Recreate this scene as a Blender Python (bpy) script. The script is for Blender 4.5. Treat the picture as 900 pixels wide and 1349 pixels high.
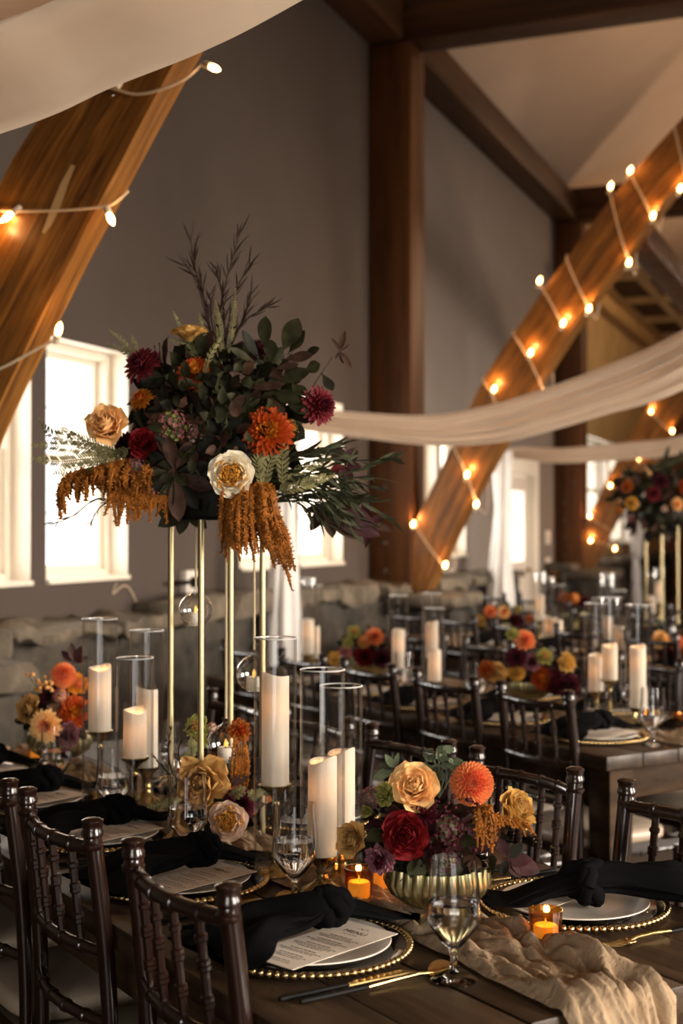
import bpy, bmesh, math, random
from math import sin, cos, pi, radians, atan2, sqrt
from mathutils import Vector, Matrix, Quaternion, noise
import numpy as np

S = bpy.context.scene
COL = S.collection
for o in list(bpy.data.objects): bpy.data.objects.remove(o)

# ---------------------------------------------------------------- camera
F, CX, HY, CAMZ = 1780.0, 450.0, 697.0, 1.42
cam = bpy.data.cameras.new('camera')
co = bpy.data.objects.new('camera', cam); COL.objects.link(co)
cam.sensor_fit = 'VERTICAL'; cam.sensor_height = 36.0; cam.sensor_width = 24.0
cam.lens = F / 1349 * 36.0
co.location = (0, 0, CAMZ)
co.rotation_euler = (radians(90) + math.atan((HY - 674.5) / F), 0, 0)
cam.clip_start = 0.05; cam.clip_end = 200
cam.dof.use_dof = True; cam.dof.focus_distance = 2.42; cam.dof.aperture_fstop = 3.5
S.camera = co

# ---------------------------------------------------------------- sky, exposure
W = bpy.data.worlds.new('overcast_sky'); S.world = W; W.use_nodes = True
bg = W.node_tree.nodes['Background']
bg.inputs[0].default_value = (1.0, 0.975, 0.95, 1); bg.inputs[1].default_value = 2.2
S.view_settings.view_transform = 'Standard'; S.view_settings.look = 'None'
S.view_settings.exposure = 0.25; S.view_settings.gamma = 1.0
S.view_settings.use_curve_mapping = False
S.cycles.transparent_max_bounces = 40; S.cycles.max_bounces = 14
S.cycles.sample_clamp_indirect = 4.0
S.cycles.caustics_reflective = False; S.cycles.caustics_refractive = True

# ---------------------------------------------------------------- frames of reference
RD, RU, WD = Vector((.930, -.367, 0)), Vector((.367, .930, 0)), 3.41      # room: v out of the window wall, u along it
TN, TD = Vector((.844, .536, 0)), Vector((-.536, .844, 0))                # tables: t across, d along
RANG, TANG = atan2(-.367, .930), atan2(.536, .844)
def RW(v, u, z): return RD * (v - WD) + RU * u + Vector((0, 0, z))
def TW(t, d, z=.75): return TN * t + TD * d + Vector((0, 0, z))
ROOM0 = RD * (-WD)
def at(px, py, Y): return Vector(((px - CX) / F * Y, Y, CAMZ - (py - HY) / F * Y))
def onz(px, py, z):
    Y = (CAMZ - z) * F / (py - HY); return at(px, py, Y)
def onu(px, py, u):
    rx = (px - CX) / F; return at(px, py, u / (.93 + .367 * rx))
def td(p): return p.x * TN.x + p.y * TN.y, p.x * TD.x + p.y * TD.y

# daylight at the window openings (room frame): v, u0, u1, z0, z1, facing +1/-1, watts
def daylight(v, u0, u1, z0, z1, face, watts, col=(1.0, .955, .90), tilt=0, spread=180):
    l = bpy.data.lights.new('daylight', 'AREA'); l.shape = 'RECTANGLE'
    l.size = abs(u1 - u0); l.size_y = z1 - z0; l.energy = watts; l.color = col
    o = bpy.data.objects.new('daylight', l); COL.objects.link(o)
    o.location = RW(v, (u0 + u1) / 2, (z0 + z1) / 2)
    n = (RD * face * cos(radians(tilt)) - Vector((0, 0, sin(radians(tilt))))); l.spread = radians(spread)
    o.rotation_euler = (-n).to_track_quat('Z', 'Y').to_euler()
    return o
WIN = [(4.26, 4.96, 1.175, 2.28), (5.08, 5.78, 1.175, 2.28), (7.04, 7.79, 1.175, 2.28), (7.90, 8.66, 1.175, 2.28),
       (10.1, 10.8, 1.175, 2.28), (10.92, 11.67, 1.175, 2.28), (17.0, 18.6, 1.2, 2.62), (18.75, 20.4, 1.2, 2.62)]
RWIN = [(-.5, 2.0), (3.4, 5.8), (7.4, 9.8), (11.4, 13.8)]
for w in WIN: daylight(-.62, w[0], w[1], w[2], w[3], 1, 26)
for w in RWIN: daylight(7.62 + .4, w[0], w[1], .8, 2.7, -1, 190, (1.0, .88, .74), 20, 92)
l = daylight(0, -1, 1, 0, 1, 1, 72, (1.0, .94, .86))
l.data.size = 2.6; l.data.size_y = 2.0
l.location = RW(4.6, -4.45, 1.6); l.rotation_euler = (-RU + Vector((0, 0, .45))).to_track_quat('Z', 'Y').to_euler(); l.data.spread = radians(130)

# ---------------------------------------------------------------- mesh helper
class MB:
    def __init__(s): s.v = []; s.f = []; s.m = []; s.uv = None
    def add(s, vs, fs, mi=0):
        o = len(s.v); s.v.extend([tuple(p) for p in vs])
        for f in fs: s.f.append(tuple(i + o for i in f)); s.m.append(mi)
    def xf(s, M, start=0):
        s.v[start:] = [tuple(M @ Vector(p)) for p in s.v[start:]]; return s
    def join(s, b, M=None, mi=None):
        vs = b.v if M is None else [tuple(M @ Vector(p)) for p in b.v]
        o = len(s.v); s.v.extend(vs)
        for f, m in zip(b.f, b.m): s.f.append(tuple(i + o for i in f)); s.m.append(m if mi is None else mi)
    def mesh(s, name, mats, sharp=40):
        me = bpy.data.meshes.new(name); me.from_pydata(s.v, [], s.f)
        for m in (mats if isinstance(mats, (list, tuple)) else [mats]): me.materials.append(m)
        me.polygons.foreach_set('material_index', s.m)
        me.polygons.foreach_set('use_smooth', [True] * len(s.f))
        if s.uv:
            L = me.uv_layers.new(name='UVMap'); idx = np.empty(len(me.loops), dtype=np.int32)
            me.loops.foreach_get('vertex_index', idx)
            L.data.foreach_set('uv', np.array(s.uv, dtype=np.float32)[idx].ravel())
        me.update()
        if sharp: me.set_sharp_from_angle(angle=radians(sharp))
        return me
    def obj(s, name, mats, parent=None, sharp=40, loc=None):
        return link(name, s.mesh(name, mats, sharp), parent, loc)

def link(name, me, parent=None, loc=None, rot=None, scale=None):
    o = bpy.data.objects.new(name, me); COL.objects.link(o)
    if parent: o.parent = parent
    if loc is not None: o.location = loc
    if rot is not None:
        if isinstance(rot, Quaternion): o.rotation_mode = 'QUATERNION'; o.rotation_quaternion = rot
        else: o.rotation_euler = rot
    if scale is not None: o.scale = (scale,) * 3 if not hasattr(scale, '__len__') else scale
    return o
def tag(o, label, cat, group=None):
    o['label'] = label; o['category'] = cat
    if group: o['group'] = group
    elif 'group' in o: del o['group']
    o['kind'] = 'thing'
    return o
def thing(name, label, cat, loc=(0, 0, 0), rotz=0, group=None):
    o = bpy.data.objects.new(name, None); COL.objects.link(o); o.empty_display_size = .05
    o.location = loc; o.rotation_euler = (0, 0, rotz)
    return tag(o, label, cat, group)
def struct(o, label=None):
    o['kind'] = 'structure'
    if label: o['label'] = label
    return o
def copy_tree(o, parent=None):
    c = o.copy(); COL.objects.link(c)
    if parent: c.parent = parent
    for ch in list(o.children): copy_tree(ch, c)
    return c
def dup(o, loc, rotz, label, group=None):
    c = copy_tree(o); c.location = loc; c.rotation_euler = (0, 0, rotz)
    return tag(c, label, o['category'], group or o.get('group'))
ORD = 'first second third fourth fifth sixth seventh eighth ninth tenth'.split()

# ---------------------------------------------------------------- shapes
def lathe(mb, prof, seg=24, mi=0, rad=None, M=None, closed=False):
    vs = []; n = len(prof)
    for r, z in prof:
        for k in range(seg):
            a = 2 * pi * k / seg; rr = r * (rad(a, z) if rad else 1)
            p = Vector((rr * cos(a), rr * sin(a), z)); vs.append(M @ p if M else p)
    fs = []
    for j in range(n - 1 if not closed else n):
        j2 = (j + 1) % n
        for k in range(seg):
            k2 = (k + 1) % seg
            fs.append((j * seg + k, j * seg + k2, j2 * seg + k2, j2 * seg + k))
    if not closed:
        if prof[0][0] > 1e-6: fs.append(tuple(reversed(range(seg))))
        if prof[-1][0] > 1e-6: fs.append(tuple(range((n - 1) * seg, n * seg)))
    mb.add(vs, fs, mi); return mb
def tube(mb, pts, rad, seg=8, mi=0, cap=True):
    pts = [Vector(p) for p in pts]; n = len(pts)
    rads = rad if hasattr(rad, '__len__') else [rad] * n
    t0 = (pts[1] - pts[0]).normalized()
    up = Vector((0, 0, 1)) if abs(t0.z) < .9 else Vector((1, 0, 0))
    x = t0.cross(up).normalized(); vs = []
    for i in range(n):
        t = (pts[min(i + 1, n - 1)] - pts[max(i - 1, 0)])
        t = t.normalized() if t.length > 1e-9 else t0
        x = (x - t * x.dot(t)); x = x.normalized() if x.length > 1e-6 else t.orthogonal().normalized()
        y = t.cross(x)
        for k in range(seg):
            a = 2 * pi * k / seg; vs.append(pts[i] + (x * cos(a) + y * sin(a)) * rads[i])
    fs = []
    for i in range(n - 1):
        for k in range(seg):
            k2 = (k + 1) % seg
            fs.append((i * seg + k, i * seg + k2, (i + 1) * seg + k2, (i + 1) * seg + k))
    if cap: fs.append(tuple(reversed(range(seg)))); fs.append(tuple(range((n - 1) * seg, n * seg)))
    mb.add(vs, fs, mi); return mb
def box(mb, lo, hi, bev=0, mi=0, M=None):
    bm = bmesh.new(); bmesh.ops.create_cube(bm, size=1)
    for v in bm.verts:
        for i in range(3): v.co[i] = (lo[i] + hi[i]) / 2 + v.co[i] * (hi[i] - lo[i])
    if bev: bmesh.ops.bevel(bm, geom=bm.edges[:], offset=bev, segments=2, affect='EDGES', profile=.5)
    bm.verts.index_update()
    vs = [M @ v.co if M else v.co.copy() for v in bm.verts]
    mb.add(vs, [[v.index for v in f.verts] for f in bm.faces], mi); bm.free(); return mb
def grid(mb, fn, nu, nv, mi=0, closed_u=False):
    vs = []
    for j in range(nv + 1):
        for i in range(nu + (0 if closed_u else 1)): vs.append(fn(i / nu, j / nv))
    w = nu if closed_u else nu + 1; fs = []
    for j in range(nv):
        for i in range(nu):
            i2 = (i + 1) % w if closed_u else i + 1
            fs.append((j * w + i, j * w + i2, (j + 1) * w + i2, (j + 1) * w + i))
    mb.add(vs, fs, mi); return mb
def sphere(mb, c, r, seg=10, rings=6, mi=0, sq=(1, 1, 1)):
    c = Vector(c); vs = [c + Vector((0, 0, -r * sq[2]))]
    for j in range(1, rings):
        a = -pi / 2 + pi * j / rings
        for k in range(seg):
            b = 2 * pi * k / seg; vs.append(c + Vector((r * cos(a) * cos(b) * sq[0], r * cos(a) * sin(b) * sq[1], r * sin(a) * sq[2])))
    vs.append(c + Vector((0, 0, r * sq[2]))); fs = []
    for k in range(seg): fs.append((0, 1 + (k + 1) % seg, 1 + k))
    for j in range(rings - 2):
        for k in range(seg):
            a, b = 1 + j * seg + k, 1 + j * seg + (k + 1) % seg; fs.append((a, b, b + seg, a + seg))
    L = len(vs) - 1
    for k in range(seg): fs.append((L, L - seg + k, L - seg + (k + 1) % seg))
    mb.add(vs, fs, mi); return mb
def lerp(a, b, t): return a + (b - a) * t
def interp(tab, x):
    if x <= tab[0][0]: return tab[0][1:]
    for a, b in zip(tab, tab[1:]):
        if x <= b[0]:
            t = (x - a[0]) / (b[0] - a[0]); return tuple(lerp(p, q, t) for p, q in zip(a[1:], b[1:]))
    return tab[-1][1:]
def spline(pts, n):
    """Catmull-Rom through pts, n samples a span."""
    P = [Vector(p) for p in pts]; P = [P[0] * 2 - P[1]] + P + [P[-1] * 2 - P[-2]]; out = []
    for i in range(1, len(P) - 2):
        for k in range(n):
            t = k / n; a, b, c, d = P[i - 1:i + 3]
            out.append(.5 * ((2 * b) + (c - a) * t + (2 * a - 5 * b + 4 * c - d) * t * t + (3 * b - a - 3 * c + d) * t ** 3))
    out.append(P[-2]); return out

# ---------------------------------------------------------------- materials
def nodes(name):
    m = bpy.data.materials.new(name); m.use_nodes = True
    nt = m.node_tree; return m, nt, nt.nodes, nt.links, nt.nodes['Principled BSDF']
def c4(c): return (c[0], c[1], c[2], 1)
def plain(name, col, rough=.5, metal=0, spec=.5, coat=0, sheen=0, var=0, vscale=8, bump=0, bscale=60, emit=None, es=0):
    m, nt, N, L, b = nodes(name)
    b.inputs['Base Color'].default_value = c4(col); b.inputs['Roughness'].default_value = rough
    b.inputs['Metallic'].default_value = metal; b.inputs['Specular IOR Level'].default_value = spec
    b.inputs['Coat Weight'].default_value = coat; b.inputs['Coat Roughness'].default_value = .05
    b.inputs['Sheen Weight'].default_value = sheen
    if emit: b.inputs['Emission Color'].default_value = c4(emit); b.inputs['Emission Strength'].default_value = es
    if var or bump:
        tc = N.new('ShaderNodeTexCoord')
        nz = N.new('ShaderNodeTexNoise'); nz.inputs['Scale'].default_value = vscale; nz.inputs['Detail'].default_value = 6
        L.new(tc.outputs['Object'], nz.inputs['Vector'])
        if var:
            r = N.new('ShaderNodeValToRGB'); r.color_ramp.elements[0].position = .3; r.color_ramp.elements[1].position = .7
            r.color_ramp.elements[0].color = c4([x * (1 - var) for x in col]); r.color_ramp.elements[1].color = c4([min(1, x * (1 + var)) for x in col])
            L.new(nz.outputs['Fac'], r.inputs['Fac']); L.new(r.outputs['Color'], b.inputs['Base Color'])
        if bump:
            n2 = N.new('ShaderNodeTexNoise'); n2.inputs['Scale'].default_value = bscale; n2.inputs['Detail'].default_value = 5
            L.new(tc.outputs['Object'], n2.inputs['Vector'])
            bp = N.new('ShaderNodeBump'); bp.inputs['Strength'].default_value = bump; bp.inputs['Distance'].default_value = .01
            L.new(n2.outputs['Fac'], bp.inputs['Height']); L.new(bp.outputs['Normal'], b.inputs['Normal'])
    return m
def wood(name, cols, scale, rough=.45, coord='Object', bump=.15, knots=False, planks=None, coat=0, spec=.35):
    """cols: dark, mid, light; scale: noise scale per axis (small along the grain)."""
    m, nt, N, L, b = nodes(name)
    tc = N.new('ShaderNodeTexCoord'); mp = N.new('ShaderNodeMapping'); mp.inputs['Scale'].default_value = scale
    L.new(tc.outputs[coord], mp.inputs['Vector'])
    vec = mp.outputs['Vector']
    nz = N.new('ShaderNodeTexNoise'); nz.inputs['Scale'].default_value = 1; nz.inputs['Detail'].default_value = 7; nz.inputs['Roughness'].default_value = .62
    nz.inputs['Distortion'].default_value = 1.5 if knots else .4
    L.new(vec, nz.inputs['Vector'])
    r = N.new('ShaderNodeValToRGB'); e = r.color_ramp.elements
    e[0].position = .32; e[0].color = c4(cols[0]); e[1].position = .72; e[1].color = c4(cols[2])
    k = r.color_ramp.elements.new(.5); k.color = c4(cols[1])
    L.new(nz.outputs['Fac'], r.inputs['Fac']); out = r.outputs['Color']
    if planks:                                             # (axis, width): boards differ in tone, dark joints between
        sx = N.new('ShaderNodeSeparateXYZ'); L.new(tc.outputs[coord], sx.inputs[0])
        mu = N.new('ShaderNodeMath'); mu.operation = 'DIVIDE'; mu.inputs[1].default_value = planks[1]; L.new(sx.outputs[planks[0]], mu.inputs[0])
        fl = N.new('ShaderNodeMath'); fl.operation = 'FLOOR'; L.new(mu.outputs[0], fl.inputs[0])
        wn = N.new('ShaderNodeTexWhiteNoise'); wn.noise_dimensions = '1D'; L.new(fl.outputs[0], wn.inputs['W'])
        mr = N.new('ShaderNodeMapRange'); mr.inputs['To Min'].default_value = planks[2]; mr.inputs['To Max'].default_value = 1.25; L.new(wn.outputs['Value'], mr.inputs['Value'])
        fr = N.new('ShaderNodeMath'); fr.operation = 'FRACT'; L.new(mu.outputs[0], fr.inputs[0])
        gt = N.new('ShaderNodeMath'); gt.operation = 'GREATER_THAN'; gt.inputs[1].default_value = planks[3]; L.new(fr.outputs[0], gt.inputs[0])
        m1 = N.new('ShaderNodeMath'); m1.operation = 'MULTIPLY'; L.new(mr.outputs[0], m1.inputs[0]); L.new(gt.outputs[0], m1.inputs[1])
        mx = N.new('ShaderNodeMix'); mx.data_type = 'RGBA'; mx.blend_type = 'MULTIPLY'; mx.inputs['Factor'].default_value = 1
        L.new(out, mx.inputs['A']); L.new(m1.outputs[0], mx.inputs['B']); out = mx.outputs['Result']
    L.new(out, b.inputs['Base Color'])
    b.inputs['Roughness'].default_value = rough; b.inputs['Specular IOR Level'].default_value = spec; b.inputs['Coat Weight'].default_value = coat; b.inputs['Coat Roughness'].default_value = .25
    bp = N.new('ShaderNodeBump'); bp.inputs['Strength'].default_value = bump; bp.inputs['Distance'].default_value = .004
    L.new(nz.outputs['Fac'], bp.inputs['Height']); L.new(bp.outputs['Normal'], b.inputs['Normal'])
    return m
def thin_glass(name, tint=(1, 1, 1), k=1.0, rough=.02):
    m, nt, N, L, b = nodes(name); N.remove(b)
    out = N['Material Output']; t = N.new('ShaderNodeBsdfTransparent'); t.inputs[0].default_value = c4(tint)
    g = N.new('ShaderNodeBsdfGlossy'); g.inputs['Roughness'].default_value = rough
    lw = N.new('ShaderNodeLayerWeight'); lw.inputs['Blend'].default_value = .5
    pw = N.new('ShaderNodeMath'); pw.operation = 'POWER'; pw.inputs[1].default_value = 5.2; L.new(lw.outputs['Facing'], pw.inputs[0])
    ma = N.new('ShaderNodeMath'); ma.operation = 'MULTIPLY_ADD'; ma.inputs[1].default_value = .9; ma.inputs[2].default_value = .04; L.new(pw.outputs[0], ma.inputs[0])
    mu = N.new('ShaderNodeMath'); mu.operation = 'MULTIPLY'; mu.inputs[1].default_value = k; mu.use_clamp = True
    mx = N.new('ShaderNodeMixShader'); L.new(ma.outputs[0], mu.inputs[0]); L.new(mu.outputs[0], mx.inputs[0])
    L.new(t.outputs[0], mx.inputs[1]); L.new(g.outputs[0], mx.inputs[2]); L.new(mx.outputs[0], out.inputs['Surface'])
    return m
def glass(name, ior=1.45, col=(1, 1, 1), rough=0):
    m, nt, N, L, b = nodes(name); N.remove(b)
    g = N.new('ShaderNodeBsdfGlass'); g.inputs['IOR'].default_value = ior; g.inputs['Color'].default_value = c4(col); g.inputs['Roughness'].default_value = rough
    L.new(g.outputs[0], N['Material Output'].inputs['Surface']); return m
def petal_mat(name, col, var=.12, trans=.35, rough=.55, vscale=25, col2=None):
    """soft translucent petal, leaf or cloth."""
    m, nt, N, L, b = nodes(name)
    tc = N.new('ShaderNodeTexCoord'); nz = N.new('ShaderNodeTexNoise'); nz.inputs['Scale'].default_value = vscale; nz.inputs['Detail'].default_value = 3
    L.new(tc.outputs['Object'], nz.inputs['Vector'])
    r = N.new('ShaderNodeValToRGB'); r.color_ramp.elements[0].position = .35; r.color_ramp.elements[1].position = .65
    c2 = col2 or [min(1, x * (1 + var)) for x in col]
    r.color_ramp.elements[0].color = c4([x * (1 - var) for x in col]); r.color_ramp.elements[1].color = c4(c2)
    L.new(nz.outputs['Fac'], r.inputs['Fac'])
    L.new(r.outputs['Color'], b.inputs['Base Color']); b.inputs['Roughness'].default_value = rough; b.inputs['Specular IOR Level'].default_value = .12
    tr = N.new('ShaderNodeBsdfTranslucent'); L.new(r.outputs['Color'], tr.inputs[0])
    mx = N.new('ShaderNodeMixShader'); mx.inputs[0].default_value = trans
    L.new(b.outputs[0], mx.inputs[1]); L.new(tr.outputs[0], mx.inputs[2]); L.new(mx.outputs[0], N['Material Output'].inputs['Surface'])
    return m
def glow(name, col, strength):
    m, nt, N, L, b = nodes(name); N.remove(b)
    e = N.new('ShaderNodeEmission'); e.inputs[0].default_value = c4(col); e.inputs[1].default_value = strength
    L.new(e.outputs[0], N['Material Output'].inputs['Surface']); return m
def stone_mat(name, cols, scale=7):
    m, nt, N, L, b = nodes(name)
    tc = N.new('ShaderNodeTexCoord'); nz = N.new('ShaderNodeTexNoise'); nz.inputs['Scale'].default_value = scale; nz.inputs['Detail'].default_value = 9; nz.inputs['Roughness'].default_value = .65
    L.new(tc.outputs['Object'], nz.inputs['Vector'])
    r = N.new('ShaderNodeValToRGB'); e = r.color_ramp.elements
    e[0].position = .3; e[0].color = c4(cols[0]); e[1].position = .7; e[1].color = c4(cols[2]); k = e.new(.5); k.color = c4(cols[1])
    L.new(nz.outputs['Fac'], r.inputs['Fac'])
    vo = N.new('ShaderNodeTexVoronoi'); vo.inputs['Scale'].default_value = 2.2; L.new(tc.outputs['Object'], vo.inputs['Vector'])
    bw = N.new('ShaderNodeRGBToBW'); L.new(vo.outputs['Color'], bw.inputs[0])
    mx = N.new('ShaderNodeMix'); mx.data_type = 'RGBA'; mx.blend_type = 'SOFT_LIGHT'; mx.inputs['Factor'].default_value = .5
    L.new(r.outputs['Color'], mx.inputs['A']); L.new(bw.outputs[0], mx.inputs['B'])
    hs = N.new('ShaderNodeHueSaturation'); hs.inputs['Saturation'].default_value = 1.0; L.new(mx.outputs['Result'], hs.inputs['Color'])
    L.new(hs.outputs['Color'], b.inputs['Base Color']); b.inputs['Roughness'].default_value = .85
    n2 = N.new('ShaderNodeTexNoise'); n2.inputs['Scale'].default_value = 45; n2.inputs['Detail'].default_value = 8; L.new(tc.outputs['Object'], n2.inputs['Vector'])
    bp = N.new('ShaderNodeBump'); bp.inputs['Strength'].default_value = .5; bp.inputs['Distance'].default_value = .02
    L.new(n2.outputs['Fac'], bp.inputs['Height']); L.new(bp.outputs['Normal'], b.inputs['Normal']); return m

M = {}
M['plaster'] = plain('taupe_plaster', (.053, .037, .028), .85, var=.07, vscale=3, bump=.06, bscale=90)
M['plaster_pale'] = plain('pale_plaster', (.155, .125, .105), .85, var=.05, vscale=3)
M['ceil'] = plain('cream_ceiling', (.66, .52, .40), .9, var=.04, vscale=2)
M['ply'] = plain('tan_plywood', (.50, .34, .15), .7, var=.18, vscale=3)
M['floor'] = plain('brown_concrete', (.065, .045, .032), .5, var=.25, vscale=4)
M['white_paint'] = plain('cream_paint', (.70, .62, .51), .5)
M['door_paint'] = plain('door_paint', (.62, .53, .45), .5)
M['rust_panel'] = wood('rust_panelling', ((.10, .035, .018), (.17, .06, .03), (.24, .09, .045)), (6, 6, 1.2), .6)
M['pane'] = thin_glass('window_glass', (1, 1, 1), .6)
M['stone'] = stone_mat('fieldstone', ((.018, .014, .0095), (.042, .033, .023), (.085, .067, .047)))
M['cap'] = stone_mat('cap_stone', ((.05, .038, .025), (.105, .08, .054), (.21, .16, .11)), 5)
OR = ((.085, .029, .005), (.195, .076, .012), (.32, .138, .025))
M['arch'] = wood('glulam_fir', OR, (2.2, 22, 1), .42, 'UV', .12, True, (1, .045, .72, .03), .25)
M['post'] = wood('reddish_fir', ((.042, .014, .004), (.085, .030, .007), (.13, .048, .012)), (14, 14, .9), .5)
M['beam'] = wood('brown_fir', ((.022, .009, .003), (.052, .021, .007), (.09, .037, .012)), (.9, 14, 14), .5)
M['beam_u'] = wood('brown_fir_plate', ((.022, .009, .003), (.052, .021, .007), (.09, .037, .012)), (14, .9, 14), .5)
M['putty'] = plain('wood_scar', (.55, .36, .16), .7)
M['steel'] = plain('bolt_steel', (.10, .08, .07), .5, .8)
M['cord'] = plain('white_cord', (.62, .48, .32), .5)
M['socket'] = plain('white_socket', (.70, .58, .42), .4)
M['bulb'] = glow('bulb_glow', (1, .50, .16), 34)
M['bulb_off'] = thin_glass('clear_bulb', (1, .95, .85))
M['voile'] = petal_mat('ivory_voile', (.82, .67, .52), .04, .4, .8, 6)
M['brightened_voile'] = petal_mat('brightened_voile', (.90, .87, .84), .04, .35, .8, 6)  # window backlight on the drape tails put into a whiter cloth colour
M['table'] = wood('walnut_stain', ((.014, .0075, .004), (.036, .0195, .010), (.080, .046, .0245)), (16, 1.4, 16), .42, 'Object', .25, True, (0, .148, .75, .006), 0, .28)
M['table_edge'] = wood('worn_edge', ((.016, .009, .0045), (.036, .020, .0105), (.072, .042, .022)), (4, 4, 16), .65, 'Object', .3, spec=.10)
M['mahog'] = plain('mahogany_lacquer', (.010, .003, .0016), .28, 0, .25, .55, var=.2, vscale=20)
M['cushion'] = plain('cream_vinyl', (.33, .26, .195), .45)
M['runner'] = petal_mat('tan_gauze', (.40, .285, .18), .14, .12, .9, 30)
_n = M['runner'].node_tree; _b = _n.nodes['Principled BSDF']; _t = _n.nodes.new('ShaderNodeTexCoord'); _z = _n.nodes.new('ShaderNodeTexNoise')
_z.inputs['Scale'].default_value = 55; _z.inputs['Detail'].default_value = 6; _z.inputs['Distortion'].default_value = 1.6; _n.links.new(_t.outputs['Object'], _z.inputs['Vector'])
_p = _n.nodes.new('ShaderNodeBump'); _p.inputs['Strength'].default_value = .8; _p.inputs['Distance'].default_value = .006; _n.links.new(_z.outputs['Fac'], _p.inputs['Height']); _n.links.new(_p.outputs['Normal'], _b.inputs['Normal'])
M['china'] = plain('white_china', (.72, .66, .59), .22, 0, .5)
M['paper'] = plain('menu_paper', (.70, .60, .50), .8)
M['ink'] = plain('menu_ink', (.06, .045, .035), .8)
M['black_cloth'] = plain('black_cotton', (.0045, .0045, .005), .9, 0, .04, bump=.12, bscale=240)
M['gold_metal'] = plain('brushed_gold', (.62, .44, .19), .22, 1)
M['gold_pale'] = plain('pale_gold', (.42, .34, .19), .42, 1)
M['bead'] = plain('gold_beads', (.60, .43, .20), .25, 1)
M['brass'] = plain('aged_brass', (.42, .31, .13), .25, 1, var=.3, vscale=30)
M['antique'] = plain('antique_gold', (.40, .35, .19), .33, 1, var=.35, vscale=28)
M['black_metal'] = plain('black_metal', (.005, .0045, .004), .5, 0, .10)
M['tube'] = thin_glass('hurricane_glass', (.975, .975, .975), 1.3)
M['lip_glint'] = thin_glass('hurricane_lip_glint', (.9, .9, .9), 12, .15)
_n = M['lip_glint'].node_tree; _d = _n.nodes.new('ShaderNodeBsdfDiffuse'); _d.inputs[0].default_value = (.85, .85, .83, 1)  # white put into the clear lip as the highlight a rim catches
_m = _n.nodes.new('ShaderNodeMixShader'); _m.inputs[0].default_value = .35; _o = _n.nodes['Material Output']; _s = _o.inputs['Surface'].links[0].from_socket
_n.links.new(_s, _m.inputs[1]); _n.links.new(_d.outputs[0], _m.inputs[2]); _n.links.new(_m.outputs[0], _o.inputs['Surface'])
M['charger'] = thin_glass('charger_glass', (.90, .88, .86), 1.8, .04)
M['goblet'] = glass('goblet_glass', 1.45)
M['water'] = glass('water', 1.33, (.99, .99, 1))
M['globe'] = thin_glass('globe_glass', (.96, .96, .96), 3.2)
M['mortar_shade'] = plain('mortar_gap_shade', (.012, .010, .008), .95)  # mortar joints coloured darker to paint shade between the stones
M['amber'] = thin_glass('amber_glass', (.86, .56, .22), 2.6, .05)
M['mercury'] = plain('mercury_gold', (.70, .50, .22), .22, .9, var=.3, vscale=60)
M['twine'] = plain('jute_twine', (.45, .36, .22), .9)
M['wax'] = petal_mat('ivory_wax', (.84, .77, .66), .02, .42, .45, 5)
M['wax_amber'] = plain('votive_wax', (.82, .62, .28), .5, emit=(1, .72, .30), es=.6)
M['tip'] = glow('flame_tip', (1, .62, .22), 2.6)
M['led'] = plain('amber_led', (.9, .5, .1), .4, emit=(1, .5, .1), es=.8)
M['plate_white'] = plain('switch_plastic', (.62, .55, .48), .5)
M['stem'] = plain('green_stem', (.10, .12, .05), .6)
# petals and leaves
PC = {'peach': (.95, .60, .26), 'yellow': (.68, .40, .08), 'tan': (.60, .35, .12), 'red': (.16, .008, .010), 'burgundy': (.17, .020, .026),
      'wine': (.075, .010, .018), 'orange': (.40, .058, .009), 'gold': (.60, .21, .02), 'cream': (.94, .85, .68), 'butter': (.82, .46, .09), 'coral': (.78, .27, .10),
      'coral_in': (.72, .16, .07), 'mauve': (.25, .10, .12), 'lime': (.34, .32, .09), 'mustard': (.54, .31, .085), 'rust': (.36, .10, .02), 'pink': (.45, .17, .15), 'blush': (.80, .60, .46)}
for k, c in PC.items(): M[k] = petal_mat(k + '_petals', c, .10, .3, .55, 3)
LC = {'leaf': (.029, .028, .012), 'leaf_dark': (.0135, .0125, .007), 'leaf_brown': (.050, .025, .016), 'sage': (.12, .145, .085), 'fern': (.19, .175, .075), 'willow': (.040, .043, .022),
      'plum': (.034, .010, .011), 'amar': (.24, .080, .012), 'amar2': (.35, .120, .017), 'twig': (.026, .015, .010), 'berry': (.62, .30, .10)}
for k, c in LC.items(): M[k] = petal_mat(k + '_tissue', c, .32, .14, .55, 40)
# ================================================================ ROOM
def room_obj(name, mb, mats, parent=None, sharp=40):
    o = mb.obj(name, mats, parent, sharp)
    if not parent: o.location = ROOM0; o.rotation_euler = (0, 0, RANG)
    return o
U0, U1, VR, ZP = -4.0, 24.0, 7.62, 5.35
# floor and ceiling (local room axes: x = v, y = u)
struct(room_obj('floor', box(MB(), (-.5, U0 - .4, -.12), (VR + .5, U1 + .4, 0)), M['floor']))
mb = MB(); pr = [(-.4, 5.12), (3.8, 7.2), (VR + .4, 5.12)]
vs = []; 
for v, z in pr: vs += [(v, U0 - .4, z), (v, U1 + .4, z), (v, U1 + .4, z + .15), (v, U0 - .4, z + .15)]
mb.add(vs, [(0, 4, 5, 1), (4, 8, 9, 5), (3, 2, 6, 7), (7, 6, 10, 11), (0, 1, 2, 3), (8, 11, 10, 9), (0, 3, 7, 4), (4, 7, 11, 8), (1, 5, 6, 2), (5, 9, 10, 6)])
struct(room_obj('ceiling', mb, M['ceil'], None, 20))

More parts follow.
